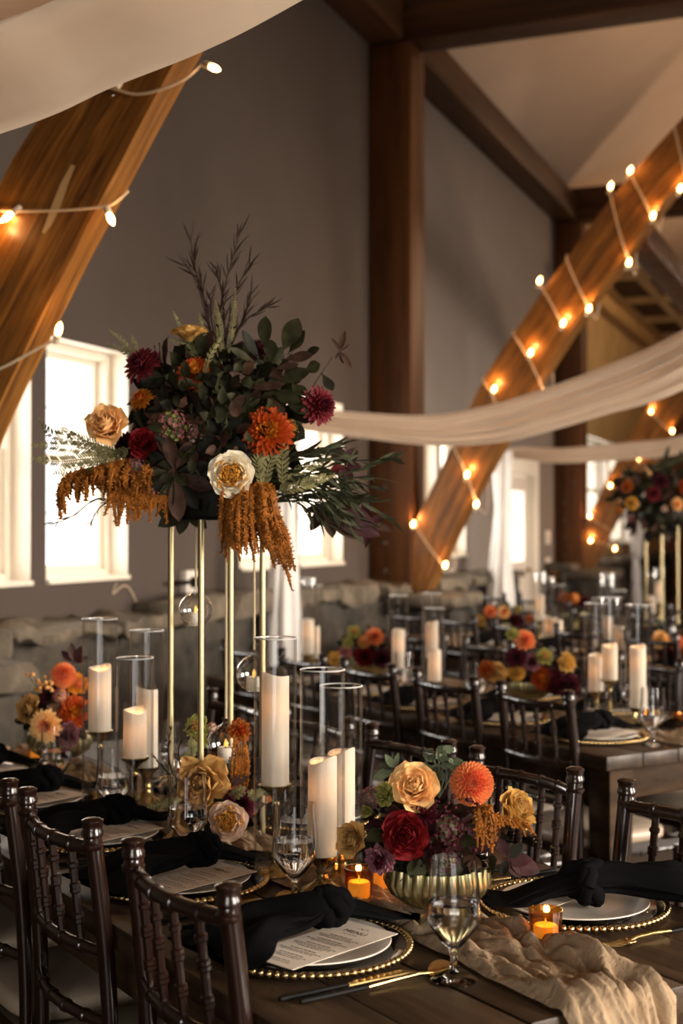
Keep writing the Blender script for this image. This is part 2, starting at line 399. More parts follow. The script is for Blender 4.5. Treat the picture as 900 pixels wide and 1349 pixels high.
def wall(name, mats, v0, v1, u0, u1, z0, z1, holes, axis='u', rmi=None):
    """slab with rectangular holes (u0,u1,z0,z1); the lining of the holes takes material rmi."""
    us = sorted({u0, u1, *[h[0] for h in holes], *[h[1] for h in holes]}); zs = sorted({z0, z1, *[h[2] for h in holes], *[h[3] for h in holes]})
    mb = MB()
    def inside(a, b): return any(h[0] < a < h[1] and h[2] < b < h[3] for h in holes)
    def P(v, u, z): return (v, u, z) if axis == 'u' else (u, v, z)
    for i in range(len(us) - 1):
        for j in range(len(zs) - 1):
            a, b, c, d = us[i], us[i + 1], zs[j], zs[j + 1]
            if inside((a + b) / 2, (c + d) / 2): continue
            mb.add([P(v1, a, c), P(v1, b, c), P(v1, b, d), P(v1, a, d)], [(0, 1, 2, 3)]); mb.add([P(v0, a, c), P(v0, b, c), P(v0, b, d), P(v0, a, d)], [(3, 2, 1, 0)])
    k = 1 if rmi is None else rmi
    for h in list(holes) + [(u0, u1, z0, z1)]:
        a, b, c, d = h; mi = k if h in holes else 0
        for (p, q, r, s) in ((a, c, b, c), (b, c, b, d), (b, d, a, d), (a, d, a, c)):
            mb.add([P(v0, p, q), P(v1, p, q), P(v1, r, s), P(v0, r, s)], [(0, 1, 2, 3)], mi)
    return struct(room_obj(name, mb, mats, None, 20))
DOOR = (13.16, 14.36, .0, 2.08)
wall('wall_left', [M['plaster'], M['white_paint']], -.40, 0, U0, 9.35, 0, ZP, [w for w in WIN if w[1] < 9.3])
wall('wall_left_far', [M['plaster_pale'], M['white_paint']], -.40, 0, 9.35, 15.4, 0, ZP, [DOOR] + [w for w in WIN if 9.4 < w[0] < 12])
wall('wall_left_end', [M['ply'], M['white_paint']], -.40, 0, 15.4, U1, 0, ZP, [w for w in WIN if w[0] > 15])
wall('wall_right', [M['plaster'], M['white_paint']], VR + .35, VR, U0, U1, 0, ZP, [(w[0], w[1], .8, 2.7) for w in RWIN])
wall('wall_back', [M['plaster'], M['white_paint']], U0 - .35, U0, -.4, VR + .35, 0, 7.3, [(3.3, 5.9, .02, 2.6)], 'v')
wall('wall_front', [M['rust_panel'], M['white_paint']], U1 + .35, U1, -.4, VR + .35, 0, 7.3, [], 'v')

# windows: double-hung sashes at the outer side of the deep openings
def window(n, u0, u1, z0, z1, v=-.15, muntins=(2, 2), wide=False):
    t = bpy.data.objects.new('window_%d' % n, None); COL.objects.link(t); t.location = ROOM0; t.rotation_euler = (0, 0, RANG); struct(t)
    m = MB(); w = .036
    for a, b, c, d in ((u0, u0 + w, z0, z1), (u1 - w, u1, z0, z1), (u0 + w, u1 - w, z0, z0 + .05), (u0 + w, u1 - w, z1 - w, z1)):
        box(m, (v - .05, a, c), (v + .05, b, d), .006)
    m.obj('window_frame', M['white_paint'], t)
    zm = z0 + (z1 - z0) * .52
    for (a, b, vv) in ((z0 + .05, zm + .02, v + .012), (zm - .02, z1 - w, v - .018)):
        m = MB(); s = .03; ua, ub = u0 + w, u1 - w
        for p, q, c, d in ((ua, ua + s, a, b), (ub - s, ub, a, b), (ua + s, ub - s, a, a + s), (ua + s, ub - s, b - s, b)): box(m, (vv - .018, p, c), (vv + .012, q, d), .004)
        for k in range(1, muntins[0]):
            x = lerp(ua, ub, k / muntins[0]); box(m, (vv - .008, x - .005, a + s), (vv + .008, x + .005, b - s))
        for k in range(1, muntins[1]):
            z = lerp(a, b, k / muntins[1]); box(m, (vv - .007, ua + s, z - .005), (vv + .007, ub - s, z + .005))
        o = m.obj('window_sash', M['white_paint'], t)
        box(MB(), (vv - .003, ua + s - .004, a + s - .004), (vv + .001, ub - s + .004, b - s + .004)).obj('window_pane', M['pane'], o)
    box(MB(), (v + .05, u0, z0 - .0), (.02 if not wide else .0, u1, z0 + .022), .004).obj('window_sill', M['white_paint'], t)
    return t
for i, w in enumerate(WIN): window(i + 1, *w)
# far-side windows of the hall (behind and beside the camera)
for i, w in enumerate(RWIN):
    t = bpy.data.objects.new('window_%d' % (i + 9), None); COL.objects.link(t); t.location = ROOM0; t.rotation_euler = (0, 0, RANG); struct(t)
    m = MB()
    for k in range(5):
        u = lerp(w[0], w[1] - .06, k / 4); box(m, (VR + .15, u, .8), (VR + .23, u + .06, 2.7))
    for z in (.8, 1.75, 2.64): box(m, (VR + .15, w[0], z), (VR + .23, w[1], z + .06))
    m.obj('window_frame', M['white_paint'], t)
# door
t = bpy.data.objects.new('door_1', None); COL.objects.link(t); t.location = ROOM0; t.rotation_euler = (0, 0, RANG); struct(t)
a, b, _, h = DOOR; m = MB()
for p, q, c, d in ((a + .09, a + .21, .02, h - .1), (b - .21, b - .09, .02, h - .1), (a + .21, b - .21, .02, .26), (a + .21, b - .21, .92, 1.08), (a + .21, b - .21, h - .26, h - .1), ((a + b) / 2 - .05, (a + b) / 2 + .05, .26, .92)):
    box(m, (-.12, p, c), (-.07, q, d), .004)
for p, q in ((a + .2, (a + b) / 2 - .05), ((a + b) / 2 + .05, b - .2)): box(m, (-.105, p, .25), (-.085, q, .93), .004)
m.obj('door_panel', M['door_paint'], t)
box(MB(), (-.098, a + .2, 1.07), (-.092, b - .2, h - .25)).obj('door_glass', M['pane'], t)
m = MB()
for p, q, c, d in ((a - .07, a + .07, .0, h + .09), (b - .07, b + .07, .0, h + .09), (a + .07, b - .07, h - .09, h + .09)): box(m, (-.13, p, c), (.022, q, d), .004)
m.obj('door_frame', M['white_paint'], t)
m = MB(); sphere(m, (-.04, b - .15, .98), .03); tube(m, [(-.07, b - .15, .98), (-.04, b - .15, .98)], .012); m.obj('door_knob', M['brass'], t)
daylight(-.5, DOOR[0] + .2, DOOR[1] - .2, 1.05, 1.85, 1, 22)

# stone wainscot: one rough face of fieldstone with a thick irregular cap
rng = np.random.default_rng(4)
def stone_face(u0, u1, z1, v, name):
    seeds = []
    z = .0
    while z < z1 + .3:
        hgt = rng.uniform(.16, .30); u = u0 - .4 - rng.uniform(0, .3)
        while u < u1 + .5:
            w = rng.uniform(.22, .62); seeds.append((u + w / 2, z + hgt / 2 + rng.uniform(-.05, .05), w * .5, hgt * .5, rng.uniform(-.028, .035), rng.uniform(-.12, .12), rng.uniform(-.12, .12))); u += w
        z += hgt
    sd = np.array(seeds); nu = int((u1 - u0) / .026); nz = int(z1 / .026)
    uu, zz = np.meshgrid(np.linspace(u0, u1, nu + 1), np.linspace(0, z1, nz + 1))
    best = np.full(uu.shape, 9.); sec = best.copy(); idx = np.zeros(uu.shape, int)
    for i, s in enumerate(sd):
        d = ((np.abs(uu - s[0]) / s[2]) ** 2.6 + (np.abs(zz - s[1]) / s[3]) ** 2.6) ** (1 / 2.6)
        nb = d < best; sec = np.where(nb, best, np.minimum(sec, d)); best = np.where(nb, d, best); idx = np.where(nb, i, idx)
    edge = np.clip((sec - best) / .22, 0, 1); s = sd[idx]
    dv = -.035 + edge ** .6 * (.045 + s[..., 4] + s[..., 5] * (uu - s[..., 0]) + s[..., 6] * (zz - s[..., 1]))
    vs = []
    for j in range(nz + 1):
        for i in range(nu + 1):
            p = Vector((uu[j, i] * 5, zz[j, i] * 5, 3)); vs.append((v + dv[j, i] + .014 * noise.fractal(p, 1, 2, 4), uu[j, i], zz[j, i]))
    w = nu + 1; m = MB()
    for j in range(nz):
        for i in range(nu):
            e = max(edge[j, i], edge[j, i + 1], edge[j + 1, i], edge[j + 1, i + 1]); m.f.append((j * w + i, j * w + i + 1, (j + 1) * w + i + 1, (j + 1) * w + i)); m.m.append(1 if e < .42 else 0)
    m.v = [tuple(p) for p in vs]
    return m
def rock_slab(m, lo, hi, seed, rough=.03, n=(9, 12, 5)):
    """a rock-faced slab: a subdivided box pushed about by noise."""
    for ax in range(3):
        for side in (0, 1):
            a, b = [k for k in range(3) if k != ax]
            def fn(s, t):
                p = [0, 0, 0]; p[ax] = (lo, hi)[side][ax]; p[a] = lerp(lo[a], hi[a], s); p[b] = lerp(lo[b], hi[b], t)
                q = Vector(p); c = Vector([(x + y) / 2 for x, y in zip(lo, hi)])
                rel = Vector([(q[k] - c[k]) / (hi[k] - lo[k]) * 2 for k in range(3)])
                rnd = 1 - .045 * max(0, sum(abs(x) ** 3 for x in rel) - 1)
                d = noise.noise_vector(q * 4 + Vector((seed, 0, 0))) * rough + noise.noise_vector(q * 13 + Vector((seed, 5, 0))) * rough * .4
                return c + (q - c) * rnd + d
            grid(m, fn, n[a], n[b])
LEDGE = .22
m = stone_face(1.2, 12.9, .98, LEDGE - .03, 'x')
grid(m, lambda s, t: (lerp(0, LEDGE - .02, t), lerp(1.2, 12.9, s), .965), 60, 2)
struct(room_obj('wall_stone_base', m, [M['stone'], M['mortar_shade']], None, 180))
m = stone_face(14.75, 23.5, .98, LEDGE - .03, 'x')
struct(room_obj('wall_stone_base_far', m, [M['stone'], M['mortar_shade']], None, 180))
m = MB(); u = 1.2; k = 0
while u < 12.7:
    w = rng.uniform(.45, .95); rock_slab(m, (-.02, u, .955 + rng.uniform(-.03, .015)), (LEDGE + rng.uniform(.02, .12), min(u + w - .012, 12.9), 1.045 + rng.uniform(-.04, .03)), k * 3.7, .05, (12, 18, 7)); u += w; k += 1
u = 14.75
while u < 23.3:
    w = rng.uniform(.5, .95); rock_slab(m, (-.02, u, .95), (LEDGE + rng.uniform(.02, .09), u + w - .012, 1.04), k * 3.7, .026, (6, 8, 4)); u += w; k += 1
struct(room_obj('trim_1', m, M['cap'], None, 180))
# stone piers carrying the posts and arches
UF = [3.5, 9.2, 15.28]                                    # front faces of the three frames
for k, uf in enumerate(UF):
    m = MB()
    for j in range(4):
        for q in range(2):
            off = .0 if j % 2 else .16
            rock_slab(m, (LEDGE - .12, uf - .22 + q * (.42 + off * (1 if q == 0 else 0)), j * .215), (.66 + .03 * ((j + q) % 2), uf + .16 + off + q * (.34 - off), (j + 1) * .215 - .008), j * 9 + q * 31 + k * 7, .02, (6, 6, 4))
    o = struct(room_obj('wall_stone_pier', m, M['stone'], None, 180))
    m = MB(); rock_slab(m, (LEDGE - .1, uf - .28, .865), (.72, uf + .50, .965), 55 + k, .02, (8, 10, 4)); struct(room_obj('trim_%d' % (k + 2), m, M['cap'], None, 180))

# timber posts, tie beams, wall plates
def timber(name, lo, hi, mat, label, cat, bev=.008, parts=None):
    o = room_obj(name, box(MB(), lo, hi, bev), mat); return tag(o, label, cat)
for k, uf in enumerate(UF):
    lab = ['square fir post beside the big arch hung with bare cords', 'tall square reddish timber post rising between the taupe wall panels', 'dark timber post standing past the glazed white door'][k]
    o = thing('timber_post', lab, 'post', ROOM0, RANG, 'posts of the timber frames')
    box(MB(), (.012, uf - .03, .968), (.325, uf + .29, 4.93), .008).obj('post_shaft', M['post'], o)
    for z in (1.12, 1.32, 1.52, 1.72, 1.95):
        m = MB(); lathe(m, [(.0, .012), (.016, .012), (.022, .004), (.022, 0)], 10, M=Matrix.Translation((.17 + (.06 if int(z * 100) % 2 else -.05), uf - .031, z)) @ Matrix.Rotation(pi / 2, 4, 'X')); m.obj('bolt', M['steel'], o)
    timber('tie_beam', (.004, uf - .02, 4.94), (VR - .004, uf + .28, 5.31), M['beam'], ['heavy horizontal tie beam across the hall above the bare-cord arch', 'heavy horizontal timber tie beam over the tall reddish post', 'distant dark tie beam under the sloping cream ceiling'][k], 'beam')
for k, (a, b) in enumerate(((3.8, 9.16), (9.5, 15.24))):
    o = timber('wall_plate', (.015, a, 4.94), (.27, b, 5.22), M['beam_u'], ['brown timber plate along the wall top over the two window pairs', 'dark timber plate running down the wall top between the two posts'][k], 'beam')

# curved glulam arches (v, lower z, upper z), one profile for all frames
inv = (Matrix.Translation(ROOM0) @ Matrix.Rotation(RANG, 4, 'Z')).inverted()
LOW = [(p.x, p.z) for p in [inv @ onu(x, y, UF[1] + .22) for x, y in ((574, 776), (588, 748), (612, 695), (665, 597), (720, 505), (770, 428), (842, 330), (900, 252))]] + [(2.75, 4.22), (3.3, 4.78), (3.8, 5.15)]
UPP = [(.335, .97), (.335, 1.40), (.58, 1.93), (.86, 2.48), (1.14, 2.88), (1.43, 3.27), (1.80, 3.72), (2.22, 4.16), (2.75, 4.68), (3.4, 5.25)]
def arch(uf, label, low, upp, th=.22):
    n = 40; lo = spline([(v, 0, z) for v, z in low], 6); up = spline([(v, 0, z) for v, z in upp], 6)
    def along(P, t):
        L = [0]
        for a, b in zip(P, P[1:]): L.append(L[-1] + (b - a).length)
        x = t * L[-1]
        for i in range(len(P) - 1):
            if x <= L[i + 1] + 1e-9: return P[i].lerp(P[i + 1], (x - L[i]) / max(1e-9, L[i + 1] - L[i]))
        return P[-1]
    m = MB(); m.uv = []; vs = []
    for i in range(n + 1):
        a, b = along(lo, i / n), along(up, i / n)
        ring = [(a.x, uf, a.z), (b.x, uf, b.z), (b.x, uf + th, b.z), (a.x, uf + th, a.z)]
        for q, p in enumerate(ring + [ring[0]]): vs.append(p); m.uv.append((i / n * 5.6 + uf, (0, .46, .68, 1.14, 1.36)[q]))
    fs = []
    for i in range(n):
        for q in range(4): fs.append((i * 5 + q, i * 5 + q + 1, i * 5 + 5 + q + 1, i * 5 + 5 + q))
    fs.append((0, 3, 2, 1)); fs.append(tuple(n * 5 + q for q in (0, 1, 2, 3)))
    m.add(vs, [tuple(reversed(f)) for f in fs])
    o = room_obj('timber_arch', m, M['arch'], None, 30); tag(o, label, 'arch', None)
    return o
inv = (Matrix.Translation(ROOM0) @ Matrix.Rotation(RANG, 4, 'Z')).inverted()
LOW0 = [(.56, .97), (.62, 1.2)] + [(p.x, p.z) for p in [inv @ onu(x, y, UF[0] + .10) for x, y in ((0, 590), (40, 500), (75, 428), (110, 358), (142, 296), (172, 240), (205, 176), (240, 112), (275, 52))]] + [(2.1, 3.62), (2.7, 4.35), (3.3, 4.9), (3.8, 5.2)]
a0 = arch(UF[0], 'broad orange fir arch crossed by bare white cord lights beside the draped ceiling', LOW0, [(.335, .97), (.335, 1.45), (.55, 1.93)] + [(p.x, p.z) for p in [inv @ onu(x, y, UF[0]) for x, y in ((-2, 242), (26, 192), (56, 144), (90, 92), (128, 36))]] + [(1.80, 3.66), (2.22, 4.15), (2.75, 4.70), (3.4, 5.25)], .10)
m = MB()                                                    # pale torn strip in its face
pts = [(95, 216), (84, 240), (72, 272), (62, 296), (56, 306)]; ww = [3, 5, 6, 4, 2]; vs = []
inv = Matrix.Translation(ROOM0) @ Matrix.Rotation(RANG, 4, 'Z'); inv = inv.inverted()
for (x, y), w in zip(pts, ww):
    for s in (-1, 1): p = inv @ onu(x + s * w, y + s * .6, UF[0] - .003); vs += [p, p + Vector((0, .006, 0))]
fs = []
for i in range(4):
    k = i * 4; fs += [(k, k + 2, k + 6, k + 4)]
m.add(vs, fs); m.obj('torn_patch', M['putty'], a0)
a0.children[0]['label'] = 'pale torn strip in the face of the arch'
arch(UF[1], 'orange curved glulam arch wrapped in lit bulbs in front of the tall reddish post', LOW, UPP)
arch(UF[2], 'distant shadowed glulam arch with bulbs rising behind the tall flower stand', LOW, UPP)
# knee timber running down from the middle arch
m = MB(); A, B = inv @ at(838, 305, 9.3), inv @ at(985, 480, 12.6)
d = (B - A); q = d.to_track_quat('Z', 'Y').to_matrix().to_4x4(); q.translation = A
box(m, (-.09, -.09, 0), (.09, .09, d.length), .006, 0, q); o = room_obj('timber_strut', m, M['beam']); tag(o, 'short dark timber strut slanting down from the lit middle arch', 'strut')

# slatted frame under the far wall top
t = thing('slatted_panel', 'tan slatted wooden ceiling panel high up behind the lit arch', 'panel', ROOM0, RANG)
v0, v1, u0, u1, z = .35, 1.35, 15.9, 21, 4.36
m = MB()
for v in (v0, (v0 + v1) / 2, v1): box(m, (v - .05, u0, z), (v + .05, u1, z + .09))
for k in range(4): u = lerp(u0, u1, k / 3); box(m, (v0 - .05, u - .08, z - .02), (v1 + .05, u + .08, z + .09))
m.obj('panel_frame', M['ply'], t)
m = MB()
for k in range(30): u = lerp(u0 + .1, u1 - .1, k / 29); box(m, (v0, u - .035, z + .05), (v1, u + .035, z + .08))
m.obj('slat', M['beam'], t)

# switch plates, outlet and cable on the window wall
for k, (x, y) in enumerate(((721, 708), (721, 743))):
    rx = (x - CX) / F; Y = -WD / (.93 * rx - .367); p = inv @ at(x, y, Y)
    o = thing('switch_plate', ['upper cream switch plate on the wall past the white door', 'lower cream switch plate on the wall past the white door'][k], 'switch', ROOM0, RANG)
    box(MB(), (.0, p.y - .11, p.z - .075), (.012, p.y + .11, p.z + .075), .004).obj('plate', M['plate_white'], o)
    box(MB(), (.012, p.y - .03, p.z - .02), (.022, p.y + .03, p.z + .02), .003).obj('rocker', M['plate_white'], o)
def onwall(x, y): rx = (x - CX) / F; return inv @ at(x, y, -WD / (.93 * rx - .367))
p = onwall(243, 766); o = thing('outlet_box', 'small cream outlet box with black plug under the window gap', 'outlet', ROOM0, RANG)
box(MB(), (0, p.y - .07, p.z - .06), (.05, p.y + .07, p.z + .06), .006).obj('outlet_cover', M['plate_white'], o)
m = MB(); box(m, (.05, p.y - .03, p.z - .03), (.09, p.y + .03, p.z + .025), .006); tube(m, [(.07, p.y - .02, p.z), (.07, p.y - .22, p.z - .0)], .012); m.obj('plug', M['black_metal'], o)
m = MB(); tube(m, [Vector((.012, q.y, q.z)) for q in spline([onwall(150, 768), onwall(146, 782), onwall(158, 772), onwall(168, 776), onwall(180, 800)], 8)], .0028, 6)
o = room_obj('cable', m, M['cord']); tag(o, 'thin pale cable looping down the wall beneath the window', 'cable')

# ---------------------------------------------------------------- string lights
def string_light(label, uf, passes, bulbs, wrap=True, group='string lights on the arches', th=.24):
    t = thing('string_light', label, 'string lights', (0, 0, 0), 0, group)
    front = [[onu(x, y, uf - .014) for x, y in p] for p in passes]; pts = []; m = MB()
    for i, p in enumerate(front):
        pts += spline(p, 5)
        if wrap and i + 1 < len(front):
            back = RU * (th + .03); q = front[i + 1]
            pts += [p[-1] + back * .5 + (p[-1] - p[0]).normalized() * .05, p[-1] + back, q[0] + back, q[0] + back * .5 + (q[0] - q[-1]).normalized() * .05]
    if wrap: tube(m, pts, .0045, 6)
    else:
        for p in front: tube(MB(), spline(p, 5), .0045, 6).obj('cord', M['cord'], t)
    if wrap: m.obj('cord', M['cord'], t)
    for (x, y, dx, dy, lit) in bulbs:
        base = onu(x, y, uf - .018); d = (onu(x + dx, y + dy, uf - .03) - base).normalized()
        q = d.to_track_quat('Z', 'Y'); sk = MB()
        lathe(sk, [(0, -.012), (.010, -.012), (.0115, .0), (.0105, .022), (.0, .022)], 10)
        s = sk.obj('socket', M['socket'], t, 40, base - d * .03); s.rotation_mode = 'QUATERNION'; s.rotation_quaternion = q
        b = MB(); r = .0105 if uf < 5 else .0125
        lathe(b, [(.0, .020), (.006, .022), (r, .034), (r * .9, .048), (r * .35, .064), (0, .070)], 10)
        b.obj('bulb', M['bulb'] if lit else M['bulb_off'], s)
        if lit:
            l = bpy.data.lights.new('bulb_light', 'POINT'); l.energy = .45 if uf < 5 else .9; l.color = (1, .50, .18); l.shadow_soft_size = .012
            lo = bpy.data.objects.new('bulb_light', l); COL.objects.link(lo); lo.parent = s; lo.location = (0, 0, .085 if uf < 5 else .1)
    return t
string_light('bare white cord with candle bulbs strung across the broad orange arch', UF[0],
             [[(140, 112), (152, 116), (180, 122), (215, 114), (245, 100), (265, 82)], [(168, 250), (155, 262), (140, 270), (100, 275), (55, 277), (12, 277), (-30, 275)], [(-30, 492), (0, 485), (40, 464), (78, 444)]],
             [(279, 86, 10, 4, 1), (144, 284, 5, 12, 1), (12, 282, -8, 6, 1), (150, 117, -6, 10, 0), (76, 437, 2, -8, 1)], False)
string_light('cord of glowing bulbs wound round the middle curved arch', UF[1],
             [[(545, 690), (565, 720), (585, 746)], [(597, 588), (615, 625), (629, 668)], [(636, 500), (650, 522), (655, 548)], [(676, 438), (699, 476), (719, 518)], [(711, 372), (726, 398), (742, 428)], [(746, 338), (760, 372), (778, 408)], [(803, 246), (816, 300), (831, 348)], [(830, 225), (846, 255), (863, 290)], [(890, 165), (898, 200), (908, 245)]],
             [(x, y, 2, -6, 1) for x, y in ((544, 692), (586, 746), (615, 627), (627, 666), (651, 514), (699, 466), (719, 518), (711, 371), (742, 427), (776, 408), (829, 347), (805, 246), (831, 225), (861, 285), (897, 249))])
string_light('cord of glowing bulbs wound round the far shadowed arch', UF[2],
             [[(742, 757), (755, 757)], [(778, 713), (795, 716), (810, 724)], [(777, 681), (790, 690), (806, 700)], [(804, 641), (818, 660), (830, 668)], [(842, 605), (852, 618), (862, 630)], [(858, 543), (874, 560), (886, 569)]],
             [(x, y, 1, -6, 1) for x, y in ((743, 758), (756, 757), (778, 713), (810, 724), (777, 681), (804, 641), (842, 605), (862, 630), (858, 543), (886, 569))])

# ---------------------------------------------------------------- draped fabric
def drape(label, u, prof, mat, tail=None, folds=5, bulge=.13, group='ivory ceiling drapes', gain=1.25):
    t = thing('ceiling_drape', label, 'drape', ROOM0, RANG, group)
    P = spline([(v, a, b) for v, a, b in prof], 10); m = MB(); n = len(P) - 1
    def fn(s, r):
        i = min(n, int(round(s * n))); v, a, b = P[i]
        w = (b - a)
        f = sin(r * 2 * pi * folds + s * 3) * .30 + .16 * sin(r * 2 * pi * folds * 2.3 + s * 5)
        uu = u - bulge * (w / .3) * sin(pi * r) + f * gain * w * .35 * min(1, r * 5)
        z = lerp(a, b, r) + .006 * sin(s * 6 + r * 5)
        return (v, uu, z)
    grid(m, fn, n, 46); m.obj('swag', mat, t, 180)
    if tail:
        v, uu, z0, z1, r0 = tail; m = MB()
        def ft(s, r):
            a = 2 * pi * s; z = lerp(z0, z1, r); rr = r0 * (.55 + .6 * min(1, abs(r - .30) * 2.2)) * (1 + .20 * sin(a * 7 + r * 2) + .08 * sin(a * 13 - r * 5))
            return (v + rr * cos(a) * .75, uu + rr * sin(a) * 1.15 + .02 * sin(r * 6), z)
        grid(m, ft, 56, 24, 0, True); m.obj('tail', M['brightened_voile'], t, 180)  # same cloth as the swag, whitened for the window light behind
    return t
drape('wide cream fabric swag overhead in front of the broad orange arch', 2.3, [(.3, 2.2, 2.4), (1.0, 2.13, 2.42), (1.755, 2.221, 2.66), (2.02, 2.286, 2.76), (2.22, 2.335, 2.84), (2.404, 2.40, 2.92), (2.8, 2.56, 3.1), (3.3, 2.86, 3.4), (3.9, 3.4, 3.9)], M['voile'], None, 4, .16, 'ivory ceiling drapes', 2.4)
drape('long ivory fabric swag sweeping across in front of the middle arch', 7.0, [(.30, 1.99, 2.09), (.556, 1.951, 2.087), (1.136, 1.87, 2.039), (1.476, 1.87, 2.077), (1.724, 1.909, 2.137), (2.124, 2.016, 2.27), (2.507, 2.131, 2.439), (3.2, 2.5, 2.85), (3.9, 3.0, 3.35)], M['voile'], (.34, 6.92, 2.08, .55, .088))
drape('short ivory fabric swag beyond, beside the glazed door', 11.7, [(.34, 2.05, 2.13), (.524, 2.03, 2.15), (.863, 1.99, 2.13), (1.456, 2.013, 2.163), (1.90, 2.063, 2.217), (2.6, 2.3, 2.5), (3.3, 2.7, 2.95), (3.9, 3.1, 3.4)], M['voile'], (.36, 11.55, 2.1, .45, .115))
# pale gathered cloth at the far end
t = thing('gathered_cloth', 'pale cloth gathered in a Y against the rusty far end', 'cloth', (0, 0, 0))
for path, r in ((((822, 645, 17), (830, 690, 17), (838, 740, 17), (838, 800, 17)), .075), (((848, 648, 17), (845, 690, 17), (839, 735, 17)), .06)):
    m = MB(); pts = spline([at(*p) for p in path], 6); tube(m, pts, [r * (1 - .5 * sin(pi * i / (len(pts) - 1))) * (1 + .1 * sin(i * 2)) for i in range(len(pts))], 14); m.obj('fold', M['brightened_voile'], t, 180)

# unseen uplights added along the ridge to brighten ceiling and far wall
for k, u in enumerate((6.3, 12.0, 17.5)):
    t = thing('added_uplight', 'added unseen bowl uplight under the ridge, %s along the hall' % ORD[k], 'lamp', RW(3.8, u, 4.2), 0, 'added bowl uplights under the ridge')
    m = MB(); lathe(m, [(0, 0), (.10, .01), (.2, .06), (.26, .15), (.27, .20), (.262, .20), (.252, .15), (.19, .07), (.1, .022), (0, .012)], 32); m.obj('bowl_shade', M['black_metal'], t)
    m = MB(); tube(m, [(0, 0.01, .012), (0, 0.01, 2.9)], .008, 8); m.obj('rod', M['black_metal'], t)
    m = MB(); sphere(m, (.06, 0, .09), .035, 12, 8); m.obj('bulb', M['bulb'], t)
    l = bpy.data.lights.new('added_uplight_fill', 'POINT'); l.energy = 105 if k < 2 else 190; l.color = (1, .66, .40); l.shadow_soft_size = .06
    q = bpy.data.objects.new('added_uplight_fill', l); COL.objects.link(q); q.parent = t; q.location = (-.06, 0, .13 if k < 2 else .30)
# ================================================================ TABLES
def table(label, t0, t1, d0, d1, group='long wooden farm tables'):
    o = thing('dining_table', label, 'table', TW((t0 + t1) / 2, (d0 + d1) / 2, 0), TANG, group)
    w, l = (t1 - t0) / 2, (d1 - d0) / 2; nb = 6
    m = MB()
    for k in range(nb):
        a, b = lerp(-w, w, k / nb), lerp(-w, w, (k + 1) / nb)
        box(m, (a + .0012, -l + .001, .708), (b - .0012, l - .001, .75 - .0012 * (k % 2)), .003)
    m.obj('tabletop', M['table'], o)
    m = MB()
    for s in (-1, 1): box(m, (s * (w - .07) - .013, -l + .10, .60), (s * (w - .07) + .013, l - .10, .708), .002)
    for s in (-1, 1): box(m, (-w + .083, s * (l - .09) - .013, .60), (w - .083, s * (l - .09) + .013, .708), .002)
    m.obj('apron', M['table_edge'], o)
    for x in (-1, 1):
        for y in (-1, 1):
            m = MB(); cx, cy = x * (w - .060), y * (l - .047); vs = []
            for z, r in ((0, .030), (.55, .046), (.706, .046)):
                for p, q in ((-1, -1), (1, -1), (1, 1), (-1, 1)): vs.append((cx + p * r, cy + q * r, z))
            m.add(vs, [(0, 3, 2, 1), (8, 9, 10, 11)] + [(j * 4 + k, j * 4 + (k + 1) % 4, j * 4 + 4 + (k + 1) % 4, j * 4 + 4 + k) for j in range(2) for k in range(4)])
            m.obj('leg', M['table_edge'], o, 20)
    return o
T1 = (.905, 1.80, 1.415, 4.02); T2 = (2.79, 3.685, 2.94, 5.55); T3 = (4.70, 5.595, 4.3, 7.0); T4 = (6.55, 7.45, 5.75, 8.45)
table('long dark walnut table with the tan runner falling over its end', *T1)
table('long brown table behind the row of dark chairs, its square leg showing', *T2)
table('third long table back, in front of the glazed door', *T3)
table('furthest table carrying the blurred tall flower stand', *T4)

